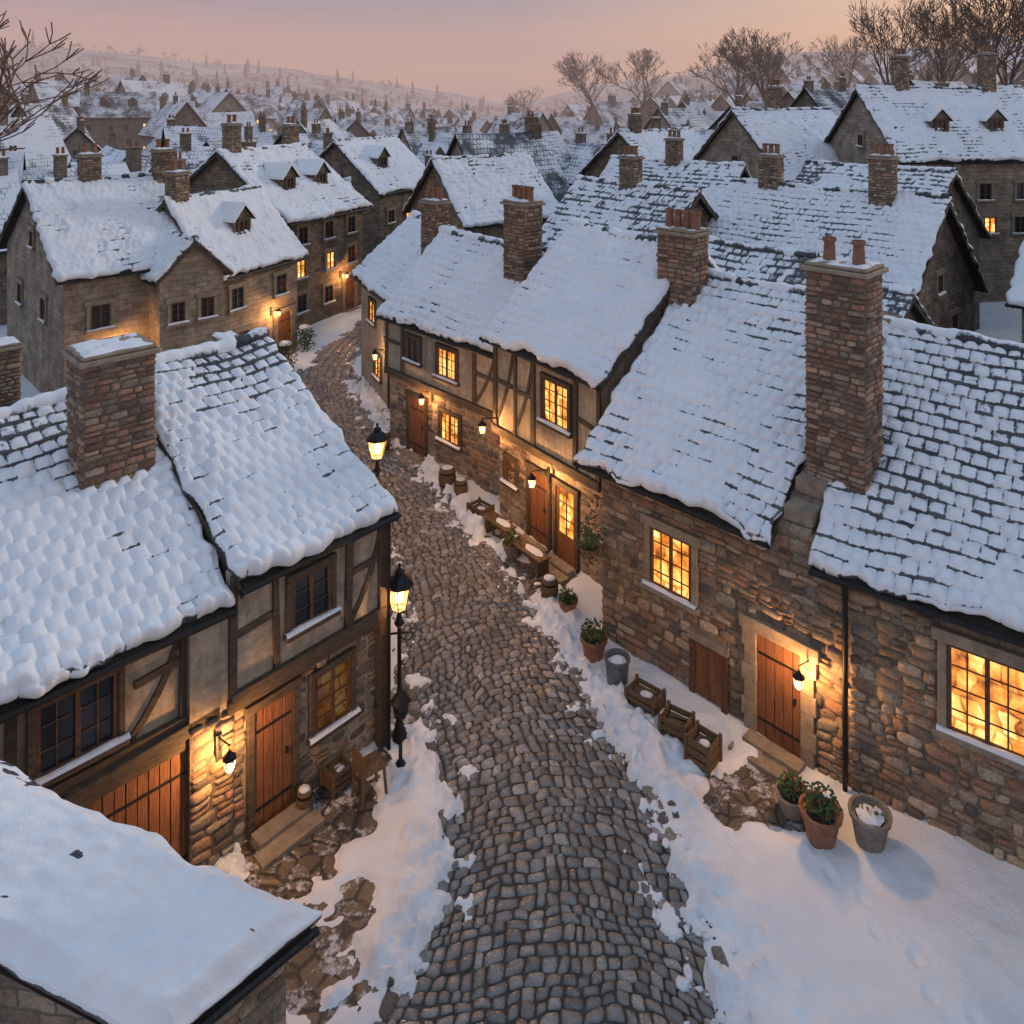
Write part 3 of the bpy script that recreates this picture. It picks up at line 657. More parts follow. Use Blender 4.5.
def auto(e,L,D,ze,zr,rows,seed,gx0=True,gx1=False,plit=.3,stone=True,doorx=None,xm=99):
    rg=random.Random(seed); B=MB(); n=max(2,int(L/2.0))
    for zz in rows:
        for i in range(n):
            x=L*(i+.5)/n+rg.uniform(-.2,.2)
            if doorx is not None and abs(x-doorx)<.9 and zz<2: continue
            if x>xm: continue
            window(B,x,zz,.72,.95,False,nx=1,ny=2,stone=stone,snow=True,glass=LITF if rg.random()<plit else GLASS)
    if doorx is not None: door(B,doorx,.95,2.0,stone=stone)
    for flag,M in ((gx0,Matrix.Translation((0,D,0))@Matrix.Rotation(-math.pi/2,4,'Z')),(gx1,Matrix.Translation((L,0,0))@Matrix.Rotation(math.pi/2,4,'Z'))):
        if flag:
            B.M=M
            for zz in rows:
                for k in (.3,.7): window(B,D*k+rg.uniform(-.3,.3),zz,.65,.9,False,nx=1,ny=2,stone=stone,glass=LITF if rg.random()<plit*.6 else GLASS)
            if zr-ze>2.5: window(B,D*.5,ze+.9,.55,.7,False,nx=1,ny=1,stone=stone)
            B.M=Matrix.Identity(4)
    B.obj('windows_and_door',e)
def dormer(e,x,yf,w,h,depth,D,oh,ze,sl,seed):
    zf=ze+sl*(oh+yf); B=MB()
    z1=zf+h; zp=z1+w*.5
    B.face([(x-w/2,yf,zf-.3),(x+w/2,yf,zf-.3),(x+w/2,yf,z1),(x,yf,zp),(x-w/2,yf,z1)],WALL2)
    B.face([(x-w/2,yf,zf-.3),(x-w/2,yf,z1),(x-w/2,yf+depth,z1)],WALL2); B.face([(x+w/2,yf,zf-.3),(x+w/2,yf,z1),(x+w/2,yf+depth,z1)],WALL2)
    dd=depth+w*.5/sl
    for s_ in (-1,1):
        p=[(x+s_*(w/2+.15),yf-.18,z1-.15),(x,yf-.18,zp+.02),(x,yf+dd,zp+.02),(x+s_*(w/2+.15),yf+depth,z1-.15)]
        q=[(a,b,c+.13) for a,b,c in p]; B.face(q if s_>0 else q[::-1],SNOW); B.face(p,DARK)
        B.face([p[0],p[1],q[1],q[0]],SNOW); B.face([p[0],p[3],q[3],q[0]],SNOW)
    window(B,x,zf+h*.45,w*.55,h*.8,False,y0=yf,nx=1,ny=1,stone=False,snow=False)
    B.obj('dormer',e)
L3=house('stone_house',-16.9,30.2,44,5.6,9.0,5.3,8.6,wall=WALL3,res=.08,cov=.88,seed=18,smoothness=.45,gr=.2); auto(L3,5.6,9,5.3,8.6,(3.6,),1,plit=.0,xm=2.6)
B=MB(); window(B,1.3,1.7,.8,1.0,True,nx=1,ny=2); window(B,2.5,1.7,.8,1.0,True,nx=1,ny=2); B.obj('lit_windows',L3)
Lw_=house('stone_house',*W(L3,5.7,-1.1,0)[:2],134,4.5,2.6,4.9,6.4,wall=WALL3,res=.08,cov=.88,seed=19,smoothness=.45,oh=.25,gl=.25)
B=MB(); B.M=Matrix.Translation((0,2.6,0))@Matrix.Rotation(-math.pi/2,4,'Z')
for zz in (1.4,3.5):
    for k in (.7,1.9): window(B,k,zz,.55,.85,False,nx=1,ny=2,glass=LIT if (zz<2 and k>1) else GLASS)
B.obj('windows',Lw_)
L4=house('stone_house',-12.5,33.9,66,5.2,5.4,4.5,7.7,wall=WALL3,res=.08,cov=.90,seed=20,smoothness=.45); auto(L4,5.2,5.4,4.5,7.7,(1.35,3.35),2,gx0=False,doorx=4.2,plit=.45)
dormer(L4,2.6,1.0,1.1,.7,.9,5.4,.35,4.5,float(L4['sl']),1)
L5=house('stone_house',-11.4,40.8,66,6.6,9.0,5.8,9.3,wall=WALL1,res=.09,cov=.90,seed=21,smoothness=.45); auto(L5,6.6,9,5.8,9.3,(1.4,3.2,4.9),3,doorx=5.2,plit=.35)
dormer(L5,2.0,1.6,1.1,.7,1.0,9,.35,5.8,float(L5['sl']),1); dormer(L5,4.8,1.6,1.1,.7,1.0,9,.35,5.8,float(L5['sl']),2)
L6=house('stone_house',-9.6,58,62,7,8.0,5.3,9.0,wall=WALL1,res=.11,cov=.85,seed=22,smoothness=.5); auto(L6,7,8,5.3,9,(1.4,3.4),4,plit=.3)
dormer(L6,2.5,1.6,1.3,.8,1.0,8,.35,5.3,float(L6['sl']),1)
L7=house('stone_house',-13.4,48.6,20,3.6,5.6,4.2,6.8,wall=WALL3,res=.11,cov=.85,seed=28,smoothness=.5)
for (e,x,y,z0,z1,sd) in ((L3,2.2,4.6,6,9.5,71),(L3,5.2,4.2,6,9.6,72),(L4,.4,2.7,6.5,8.7,73),(L5,.8,4.5,8,10.6,74),(L5,6.0,4.8,8,10.4,75)):
    chimney('stone_chimney',*W(e,x,y,0)[:2],e.rotation_euler.z,.8,.62,z0,z1,sd,2,PAL_ST)
L8=house('stone_house',-19.5,18.2,43,5.2,6,3.6,5.6,wall=WALL1,res=.08,cov=.85,seed=29,smoothness=.5)
chimney('brick_chimney',-13.2,20.6,.75,.8,.7,2,5.6,77,0)
chimney('brick_chimney',-8.35,23.3,.7,.6,.5,0,5.0,78,0)
def right(name,px,py,deg,L,D,ze,zr,base,seed,wall,cov=.86,res=.1,rows=(1.3,3.2),gx0=False,gx1=True,plit=.08,**k):
    e=house(name,px,py,deg,L,D,ze,zr,base=base,wall=wall,res=res,cov=cov,seed=seed,smoothness=.4,below=6,**k); auto(e,L,D,ze,zr,rows,seed,gx0,gx1,plit); return e
M1=right('stone_house',7.0,32.6,-45,8.2,9.0,4.2,8.4,0,81,WALL1,cov=.80,res=.06)
M0=right('stone_house',5.4,27.6,-45,3.8,5,4.5,6.9,0,82,WALL1,cov=.42,res=.06)
M0b=right('stone_house',8.7,24.6,-45,2.2,5,4.1,6.1,0,87,WALL1,cov=.5,res=.06)
M2=right('stone_house',17.2,27.0,-45,5,9,5.2,8.6,0,83,WALL2,cov=.8)
M3=right('stone_house',.6,36.5,-50,6.5,7.5,4.4,8.2,0,84,WALL1,cov=.58,res=.08)
M4=right('stone_house',-2.4,43,35,6,6.5,5.3,8.7,0,85,WALL1,gx0=True,gx1=False)
R8=right('stone_house',10.8,57,40,8,8,5.0,8.6,1.1,86,WALL1,gx0=True,gx1=False)
R7=right('stone_house',17.0,49.5,24,8,9.5,4.8,9.2,2.2,88,WALL3,gx0=True,gx1=False,plit=.2)
R6=right('stone_house',22.0,45,5,10,9,5.0,9.2,3.6,89,WALL3,gx0=True,gx1=False,plit=.15)
dormer(R6,3.2,1.5,1.1,.7,1.0,9,.35,5.0,float(R6['sl']),1); dormer(R6,6.6,1.5,1.1,.7,1.0,9,.35,5.0,float(R6['sl']),1)
M5=right('stone_house',4,47,-40,8,8,4.5,8.4,0,90,WALL2,cov=.7)
M6=right('stone_house',13.5,41.5,-50,7,8,4.2,7.8,.8,91,WALL2,cov=.62)
M7=right('stone_house',26,36,-40,8,9,4.2,8.6,1.0,92,WALL2,cov=.75)
for (e,x,y,z0,z1,sd) in ((M1,6.3,4.2,6,9.7,101),(M1,1.5,4.5,6,9.5,106),(M3,3.0,3.8,6,9.3,102),(R7,3.6,5,10,12.8,103),(R6,2.5,4.5,11,14.6,104),(R6,8.2,4.5,11,14.8,105),(M2,2.0,4.0,6,9.8,107),(R8,1.5,4,8,10.8,108),(M5,4,4,6,9.6,109)):
    chimney('stone_chimney',*W(e,x,y,0)[:2],e.rotation_euler.z,.85,.65,z0,z1,sd,3,PAL_ST)

# ================================================================ TERRAIN
def terr(x,y):
    x=np.asarray(x,float); y=np.asarray(y,float)
    g=5.5*ss(38,75,y)*ss(4,40,x)+6.5*ss(50,125,y)*ss(-12,-75,x)
    g=g+14*ss(75,210,y)*ss(15,130,x)
    g=g+ss(170,440,y)*(4+29*ss(20,-260,x)+12*ss(20,200,x))
    g=g+ss(160,300,y)*5*(fbm(x*.013+9,y*.013,3,3)-.5)*2
    return g
def terr1(x,y): return float(terr(x,y))
xs=np.r_[np.linspace(-900,-130,40),np.linspace(-120,120,121),np.linspace(130,900,40)]
ys=np.r_[np.linspace(-200,-20,10),np.linspace(-15,150,90),np.linspace(155,1200,90)]
X,Y=np.meshgrid(xs,ys,indexing='ij')
inside=(X>-29)&(X<29)&(Y>3)&(Y<56)
Z=terr(X,Y)+np.where(inside,-.12,.03)
mk('ground',np.stack([X.ravel(),Y.ravel(),Z.ravel()],1),gridq(len(xs),len(ys)),SNOWG)

Ls=np.array([(-1.9,-14),(-1.9,0),(-1.8,7),(-1.62,10.4),(-1.12,12),(-.95,13.6),(-1.35,15.0),(-2.1,16.4),(-2.75,18.3),(-3.6,21.5),(-5.1,25.0),(-7.4,29.0),(-8.7,32),(-9.3,35.6),(-9.1,39.5),(-8.2,44),(-6,49),(-2,55)],float)
Rs=np.array([(2.7,-14),(2.9,0),(2.95,7),(2.85,10.4),(2.7,12.0),(2.3,14.1),(1.75,15.8),(1.0,18.0),(.2,19.9),(-1.1,22.5),(-3.0,26.2),(-5.2,29.8),(-6.2,32.5),(-7.0,35.8),(-6.9,39),(-6,43),(-4.2,47),(-.5,53)],float)
def smooth_curve(P,n=900):
    mid=(Ls+Rs)/2; d=np.r_[0,np.cumsum(np.linalg.norm(np.diff(mid,axis=0),axis=1))]
    s=np.linspace(0,d[-1],n); q=np.stack([np.interp(s,d,P[:,k]) for k in (0,1)],1)
    k=np.hanning(41); k/=k.sum()
    qp=np.pad(q,((20,20),(0,0)),mode='edge')
    out=np.stack([np.convolve(qp[:,i],k,mode='valid') for i in (0,1)],1); out[:15]=q[:15]; return s,out
sr,LC=smooth_curve(Ls); _,RC=smooth_curve(Rs)
def roadpt(u,s):
    lx=np.interp(s,sr,LC[:,0]); ly=np.interp(s,sr,LC[:,1]); rx=np.interp(s,sr,RC[:,0]); ry=np.interp(s,sr,RC[:,1])
    return lx+(rx-lx)*u, ly+(ry-ly)*u
wid=lambda s: math.hypot(np.interp(s,sr,LC[:,0])-np.interp(s,sr,RC[:,0]),np.interp(s,sr,LC[:,1])-np.interp(s,sr,RC[:,1]))
uu=np.linspace(-.05,1.05,5); U,S_=np.meshgrid(uu,sr[::6],indexing='ij'); px,py=roadpt(U,S_)
mk('road_bed',np.stack([px.ravel(),py.ravel(),np.full(px.size,.0)],1),gridq(5,len(sr[::6])),JOINT)
rects=[];rr=random.Random(4); s=14+4.5
while s<sr[-1]-.5:
    far=s>50
    h=rr.uniform(.14,.225) if not far else .32
    w_=wid(s); x=-.05
    while x<w_+.03:
        ww=rr.choice((rr.uniform(.13,.2),rr.uniform(.19,.31),rr.uniform(.18,.27))) if not far else .36
        if w_+.05-x-ww<.12: ww=w_+.05-x
        o1=rr.uniform(-.018,.018); o2=rr.uniform(-.018,.018)
        rects.append(((x+.009)/w_,(x+ww-.009)/w_,s+.008+o1,s+h-.008+o2)); x+=ww
    s+=h
n=len(rects)
cols=palette(PAL_CO,n,5)
def cob(U,V,H):
    V=V+.40*(1-(2*U-1)**2)+(fbm(U*4,V*.7,88,2)-.5)*.30+(fbm(U*12,V*2.4,90,2)-.5)*.12
    U=U+(fbm(U*4,V*.9,89,2)-.5)*.05+(fbm(U*12,V*3,91,2)-.5)*.018
    x,y=roadpt(U,V); return (x,y,-.004+H+.03*(fbm(x*.9,y*.9,92,2)-.5))
stones('cobblestone_road',rects,np.random.default_rng(3).uniform(.026,.05,n),cob,cols,COBBLE,None,.0,skw=.25,seed=3,rnd=.13,dome=.11)

B=MB(); B.face([(-29,3,-.008),(29,3,-.008),(29,56,-.008),(-29,56,-.008)],FLAG); B.obj('pavement')

# snow cover
xs=np.r_[np.arange(-29,-7.2,.4),np.arange(-7.2,9,.045),np.arange(9,29.1,.4)]
ys=np.r_[np.arange(3,8,.2),np.arange(8,19,.045),np.arange(19,32,.08),np.arange(32,56.1,.3)]
X,Y=np.meshgrid(xs,ys,indexing='ij')
xl=np.interp(Y,LC[:,1],LC[:,0]); xr=np.interp(Y,RC[:,1],RC[:,0])
dl=(xl-X)*.85; dr=(X-xr)*.72; d=np.maximum(dl,dr)
e1=fbm(X*.9,Y*.9,41,3)-.5; e2=fbm(X*4,Y*4,42,3)-.5; e3=fbm(X*11,Y*11,47,2)-.5
dn=d+.10+e1*.60+e2*.50+e3*.16
clump=ss(.40,.72,fbm(X*4.2,Y*4.2,44,3)); clump2=ss(.42,.75,fbm(X*9.5,Y*9.5,48,2))
berm=ss(.0,.16,dn)*(1-ss(.35,.95,dn))
dep=ss(.0,.12,dn)*.07+ss(.1,.9,dn)*.06+(fbm(X*.8,Y*.8,43,3)-.5)*.14*ss(.1,.6,d)
lump=berm*(.05+.17*clump+.06*clump2)
fine=(fbm(X*8,Y*8,45,3)-.5)*.06*ss(0,.2,dn)*(1-.6*ss(.8,1.8,dn))+(fbm(X*2.5,Y*2.5,49,2)-.5)*.07*ss(.4,1,dn)
# slushy scraps lying on the outer cobbles
scrap=ss(.60,.70,fbm(X*3.1,Y*3.1,50,3))*ss(-.75,-.2,d)*(1-ss(.0,.2,d))*.11
bare=np.zeros_like(X)
for (bx,by,rx,ry,st) in ((4.15,13.75,1.0,.65,1.),(-3.0,13.7,.75,1.0,.95),(-3.6,12.9,.9,.9,1.),(-2.9,11.2,.8,.8,.8),(-2.0,10.3,.6,.6,.75),(.7,20.3,1.0,.9,.9),(-.3,22.0,.5,.6,.8),(-2.2,15.0,.45,.6,.7),(3.6,15.0,.5,.5,.6),(-3.6,26.5,.8,.8,.7),(-9.8,34.6,.8,1.2,.8),(-1.9,16.2,.7,1.0,.9),(-5.5,11.5,1.3,1.3,1),(2.9,11.3,.5,.5,.6),(2.7,13.2,.3,.5,.6),(-2.3,11.9,.4,.5,.7)):
    q=((X-bx)/rx)**2+((Y-by)/ry)**2+(fbm(X*2.5,Y*2.5,46,4)-.5)*1.9
    bare=np.maximum(bare,st*(1-ss(.55,1.15,q)))
Z=-.04+dep+lump+fine; Z=Z*(1-bare)-.06*bare+(e2*.07)*bare
Z=np.maximum(Z,np.where(scrap>.03,-.03+scrap,-1))
Z=np.where(d<-.8,-.09,Z)
rf=random.Random(2)
def foot(x0,y0,dx,dy,n):
    global Z
    for i in range(n):
        sd=1 if i%2 else -1; L_=math.hypot(dx,dy)
        fx=x0+dx*i-sd*dy/L_*.11+rf.uniform(-.05,.05); fy=y0+dy*i+sd*dx/L_*.11+rf.uniform(-.05,.05)
        q=((X-fx)/.08)**2+((Y-fy)/.13)**2
        Z=Z-.045*np.exp(-q*q)+.015*np.exp(-(q-2)**2*2)
foot(4.6,13.2,.18,-.42,8)
g=terr(X,Y)
mk('snow_cover',np.stack([X.ravel(),Y.ravel(),(Z+g).ravel()],1),gridq(len(xs),len(ys)),SNOW)
for side in (0,1):
    rects=[]; s=14+5.
    while s<56:
        h=rr.uniform(.2,.5); w_=wid(s); wd=rr.uniform(.16,.26); a=(-wd/w_,-.02/w_) if side==0 else (1+.02/w_,1+wd/w_)
        rects.append((a[0],a[1],s+.015,s+h-.015)); s+=h
    n=len(rects); kf=lambda U,V,H:(*roadpt(U+(vn(V*.8,V*0,5)-.5)*.03,V),H-.01)
    stones('kerb',rects,np.random.default_rng(side).uniform(.04,.08,n),kf,palette(PAL_CO,n,side+9),STONE,None,.0,skw=.25,seed=side+5)
V=[];Q=[];tmpl=[];nn_=7
for j in range(5):
    ph=math.pi*j/4
    for i in range(nn_): tmpl.append((math.sin(ph)*math.cos(2*math.pi*i/nn_),math.sin(ph)*math.sin(2*math.pi*i/nn_),math.cos(ph)))
tmpl=np.array(tmpl); tq=[]
for j in range(4):
    for i in range(nn_): tq.append((j*nn_+i,(j+1)*nn_+i,(j+1)*nn_+(i+1)%nn_,j*nn_+(i+1)%nn_))
tq=np.array(tq); k=0; rg=np.random.default_rng(12)
for i in range(800):
    s=rg.uniform(20,44); side=rg.integers(0,2); w_=wid(s)
    if vn(np.array(s*.8),np.array(side*9.),55)<.4: continue
    off=rg.normal(-.02,.22)
    u=-off/w_ if side==0 else 1+off/w_
    x,y=roadpt(u,s); r=.012+.06*rg.random()**2.5
    P=tmpl*np.array([r*rg.uniform(.8,1.8),r*rg.uniform(.8,1.8),r*.55])*rg.uniform(.65,1.35,(len(tmpl),1))+np.array([x,y,.035+rg.uniform(0,.04)])
    V.append(P); Q.append(tq+k); k+=len(tmpl)
mk('snow_crumbs',np.concatenate(V),np.concatenate(Q),SNOW)

# ================================================================ BACKGROUND HOUSES
def bghouse(x,y,deg,L,D,hw,hr,seed,detail=True):
    rg=random.Random(seed); B=MB(); wall=rg.choice((WALL1,WALL2,WALL3,PLASTER2)); b=-5
    oh=.4; sl=(hr-hw)/(D/2)
    B.face([(0,0,b),(L,0,b),(L,0,hw),(0,0,hw)],wall); B.face([(L,D,b),(0,D,b),(0,D,hw),(L,D,hw)],wall)
    B.face([(0,D,b),(0,0,b),(0,0,hw),(0,D/2,hr),(0,D,hw)],wall); B.face([(L,0,b),(L,D,b),(L,D,hw),(L,D/2,hr),(L,0,hw)],wall)
    x0,x1=-.35,L+.35; sg=rg.uniform(.05,.2)
    K=5
    for s_ in (0,1):
        Yf=lambda yy:(yy if not s_ else D-yy)
        for i in range(K):
            a=x0+(x1-x0)*i/K; c=x0+(x1-x0)*(i+1)/K
            za=-sg*math.sin(math.pi*i/K); zc=-sg*math.sin(math.pi*(i+1)/K)
            p=[(a,Yf(-oh),hw-sl*oh+.14+za*.3),(c,Yf(-oh),hw-sl*oh+.14+zc*.3),(c,Yf(D/2),hr+.16+zc),(a,Yf(D/2),hr+.16+za)]
            uv=[(a,0),(c,0),(c,D*.7),(a,D*.7)]
            B.face(p if not s_ else p[::-1],BGROOF,uv if not s_ else uv[::-1])
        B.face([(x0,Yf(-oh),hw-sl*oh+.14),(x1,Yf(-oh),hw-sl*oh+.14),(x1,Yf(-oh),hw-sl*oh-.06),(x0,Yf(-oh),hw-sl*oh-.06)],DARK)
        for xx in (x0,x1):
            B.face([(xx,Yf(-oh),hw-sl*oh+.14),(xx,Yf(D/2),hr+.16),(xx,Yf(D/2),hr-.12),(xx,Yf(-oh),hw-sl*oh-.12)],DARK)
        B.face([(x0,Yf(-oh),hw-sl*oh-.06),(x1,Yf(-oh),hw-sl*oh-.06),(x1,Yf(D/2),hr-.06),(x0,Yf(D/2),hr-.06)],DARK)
    for i in range(rg.choice((1,1,2))):
        cx=rg.choice((.5,L-.5,L*.5)); cy=D/2+rg.uniform(-.6,.6); w=rg.uniform(.26,.42); ch=hr+rg.uniform(.6,1.3)
        B.box(cx-w,cx+w,cy-w*.8,cy+w*.8,hw,ch,rg.choice((WALL1,WALL2))); B.box(cx-w-.06,cx+w+.06,cy-w*.8-.06,cy+w*.8+.06,ch,ch+.1,TRIM)
        if rg.random()<.5: B.box(cx-w,cx+w,cy-w*.7,cy+w*.7,ch+.1,ch+.17,SNOW,taper=.06)
        for q in (-.5,.5): B.cyl((cx+w*q,cy,ch+.1),(cx+w*q,cy,ch+.55),.10,.08,6,TERRA)
    if rg.random()<.4:
        for q in range(rg.choice((1,2))):
            xx=L*(.3+.4*q); yf=D*.18; zf=hw+sl*yf; w=.6; h_=.8
            B.face([(xx-w,yf,zf-.1),(xx+w,yf,zf-.1),(xx+w,yf,zf+h_),(xx,yf,zf+h_+w),(xx-w,yf,zf+h_)],wall)
            B.box(xx-.28,xx+.28,yf-.04,yf-.01,zf+.2,zf+h_,GLASS)
            for s_ in (-1,1):
                B.face([(xx+s_*(w+.1),yf-.15,zf+h_+.02),(xx,yf-.15,zf+h_+w+.15),(xx,yf+(h_+w)/sl,zf+h_+w+.15),(xx+s_*(w+.1),yf+h_/sl,zf+h_+.02)],SNOW)
                B.face([(xx+s_*w,yf,zf-.1),(xx+s_*w,yf,zf+h_),(xx+s_*w,yf+h_/sl,zf+h_)],wall)
    if rg.random()<.4: # lean-to
        l0=L*rg.uniform(0,.3); l1=l0+L*rg.uniform(.35,.6); dd=rg.uniform(1.5,2.5); zt=hw*rg.uniform(.65,.85)
        B.box(l0,l1,-dd,-.003,b,zt-.9,wall)
        B.face([(l0-.2,-dd-.25,zt-.95),(l1+.2,-dd-.25,zt-.95),(l1+.2,-.004,zt+.1),(l0-.2,-.004,zt+.1)],BGROOF)
        B.face([(l0-.2,-dd-.25,zt-1.1),(l1+.2,-dd-.25,zt-1.1),(l1+.2,-dd-.25,zt-.95),(l0-.2,-dd-.25,zt-.95)],DARK)
    for M,Ln in ((Matrix.Identity(4),L),(Matrix.Translation((0,D,0))@Matrix.Rotation(-math.pi/2,4,'Z'),D),(Matrix.Translation((L,0,0))@Matrix.Rotation(math.pi/2,4,'Z'),D)):
        B.M=M; n=int(Ln/2.2)
        for zz in (1.3,3.3):
            if zz>hw-.8: continue
            for i in range(n):
                xx=Ln*(i+.5)/n+rg.uniform(-.3,.3); g_=LITF if rg.random()<.10 else GLASS
                B.box(xx-.42,xx+.42,-.05,0,zz-.55,zz+.6,TRIM); B.box(xx-.32,xx+.32,-.07,-.052,zz-.45,zz+.45,g_); B.box(xx-.03,xx+.03,-.09,-.072,zz-.45,zz+.45,FRAME)
        if Ln==D: B.box(D/2-.3,D/2+.3,-.05,0,hw+.4,hw+1.2,GLASS)
    B.M=Matrix.Identity(4)
    return B.obj('stone_house',None,(x,y,terr1(x,y)-.1+rg.uniform(-.5,.5)),math.radians(deg))
rg=random.Random(21); placed=[(-13,60),(14,58),(21,51),(27,48),(8,50),(2,45),(-14,44),(18,40),(3,39)]; cnt=0
y=48.
while y<215:
    step=9.5+ (y-48)*.035
    x=-.72*y-6
    while x<.72*y+6:
        xx=x+rg.uniform(-2.8,2.8); yy=y+rg.uniform(-3,3)
        md=min(math.hypot(xx-a,yy-b) for a,b in placed)
        onroad= abs(xx+6)<6 and yy<56
        if md>8.2 and not onroad and not (yy<54 and -16<xx<32) and cnt<210:
            deg=rg.choice((45,60,30,-45,-30,15,70,-55,40,55))+rg.uniform(-12,12)
            L=rg.uniform(5.5,10.5);D=rg.uniform(5,8.2);hw=rg.uniform(3.0,5.6);hr=hw+D*rg.uniform(.45,.66)
            a=math.radians(deg); ox=xx-(L/2*math.cos(a)-D/2*math.sin(a)); oy=yy-(L/2*math.sin(a)+D/2*math.cos(a))
            bghouse(ox,oy,deg,L,D,hw,hr,cnt+500); placed.append((xx,yy)); cnt+=1
        x+=step*rg.uniform(.9,1.15)
    y+=step*.95
for i,(xx,yy,dg) in enumerate(((-27,43,50),(-27,52,48),(-20,51,60),(-32,38,40),(-36,47,50))):
    bghouse(xx,yy,dg,7.5,7.5,4.3,7.9,900+i)

# ================================================================ TREES
def tree_segments(seed,depth,h,spread=.48,up=.3,kids=(2,3),trunk=.30):
    rg=random.Random(seed); seg=[]
    def grow(p,d,l,r,k):
        n=3 if k>2 else 2; rr=r
        for i in range(n):
            d=(d+Vector((rg.gauss(0,.13),rg.gauss(0,.13),rg.gauss(.03,.08)))).normalized(); q=p+d*l/n; r2=rr*(.86 if k>0 else .7)
            seg.append((p,q,rr,r2)); p=q; rr=r2
            if k<depth and k>1 and i<n-1 and rg.random()<.6:
                grow(p,(d+Vector((rg.gauss(0,1),rg.gauss(0,1),rg.gauss(.1,.4)))*spread*1.1).normalized(),l*.6,rr*.55,k-2 if k>2 else 0)
        if k==0: return
        for c in range(rg.choice(kids)+ (2 if k==depth else 0)):
            nd=(d+Vector((rg.gauss(0,1),rg.gauss(0,1),rg.gauss(0,.35)))*spread+Vector((0,0,up*.5))).normalized()
            grow(p,nd,l*rg.uniform(.66,.84)*(.62 if k==depth else 1),rr*rg.uniform(.6,.75),k-1)
    grow(Vector((0,0,0)),Vector((0,0,1)),h*trunk,h*.022,depth)
    return seg
def seg_mesh(seg,rmin):
    V=[];Q=[];k=0
    for p,q,r0,r1 in seg:
        n=6 if r0>.12 else 3; r0=max(r0,rmin); r1=max(r1,rmin*.8)
        d=(q-p).normalized(); a=d.orthogonal().normalized(); b=d.cross(a)
        for c,r in ((p,r0),(q,r1)):
            for i in range(n):
                t=2*math.pi*i/n; V.append(c+(a*math.cos(t)+b*math.sin(t))*r)
        for i in range(n): Q.append((k+i,k+(i+1)%n,k+n+(i+1)%n,k+n+i))
        k+=2*n
    return np.array([tuple(v) for v in V]),np.array(Q)
tmesh=[]
for i in range(4):
    sg=tree_segments(40+i,6,10,.52); zmax=max(s_[1].z for s_ in sg); Vv,Qq=seg_mesh(sg,.014); Vv=Vv/zmax*10
    o=mk('bare_tree',Vv,Qq,BARK,None,None,False); tmesh.append(o.data); bpy.data.objects.remove(o)
def place_tree(x,y,top,i,wide=1.0):
    z=terr1(x,y); h=top-z+.3; o=bpy.data.objects.new('bare_tree',tmesh[i%4]); COL.objects.link(o); o.location=(x,y,z-.2); s_=h/10; o.scale=(s_*wide,s_*wide,s_); o.rotation_euler=(0,0,i*1.7)
for i,(x,y,top,wd) in enumerate(((17.5,150,21.5,.95),(24,150,22,.95),(3.5,165,14.8,.9),(31,112,21,.9),(36,108,22,.9),(52,125,22.5,.9),(43,90,24.2,.85),(48,92,24,.8),(54,88,25.5,.85),(45,72,23,.75),(60,110,25,.9),(-22,26.0,17,1.0),(40,125,20.5,.8))):
    place_tree(x,y,top,i,wd)
base=[seg_mesh(tree_segments(80+i,4,8,.55,trunk=.2),.05) for i in range(3)]
V=[];Q=[];k=0; rg=np.random.default_rng(9); cntt=0
while cntt<820:
    y=rg.uniform(190,460); x=rg.uniform(-.72,.72)*y
    if x>0 and rg.random()<.25: continue
    if vn(np.array(x*.03),np.array(y*.03),66)<.35: continue
    b_=base[rg.integers(0,3)]; s_=rg.uniform(.6,1.35); a=rg.uniform(0,6.28)
    P=b_[0]*s_; P=np.stack([P[:,0]*math.cos(a)-P[:,1]*math.sin(a),P[:,0]*math.sin(a)+P[:,1]*math.cos(a),P[:,2]],1)+np.array([x,y,terr1(x,y)-.3])
    V.append(P);Q.append(b_[1]+k);k+=len(P);cntt+=1
for i in range(170):
    y=rg.uniform(105,200); x=rg.uniform(.34,.75)*y
    b_=base[rg.integers(0,3)]; s_=rg.uniform(.6,1.1)
    P=b_[0]*s_+np.array([x,y,terr1(x,y)-.3]); V.append(P);Q.append(b_[1]+k);k+=len(P)
for i in range(60):
    y=rg.uniform(200,470); x=rg.uniform(-.72,.0)*y
    h=rg.uniform(5,10); P=[]
    for t in range(4):
        z0=h*(.1+.2*t); z1=h*(.45+.185*t); r=h*.2*(1-.2*t)
        ring=[(r*rg.uniform(.6,1.2)*math.cos(2*math.pi*j/6),r*rg.uniform(.6,1.2)*math.sin(2*math.pi*j/6),z0) for j in range(6)]
        for j in range(6):
            P+= [ring[j],ring[(j+1)%6],(0,0,z1),(0,0,z1-.01)]
    P=np.array(P)+np.array([x,y,terr1(x,y)-.3]); V.append(P); Q.append(np.arange(len(P)).reshape(-1,4)+k); k+=len(P)
mk('distant_trees',np.concatenate(V),np.concatenate(Q),FARTREE,None,None,False)

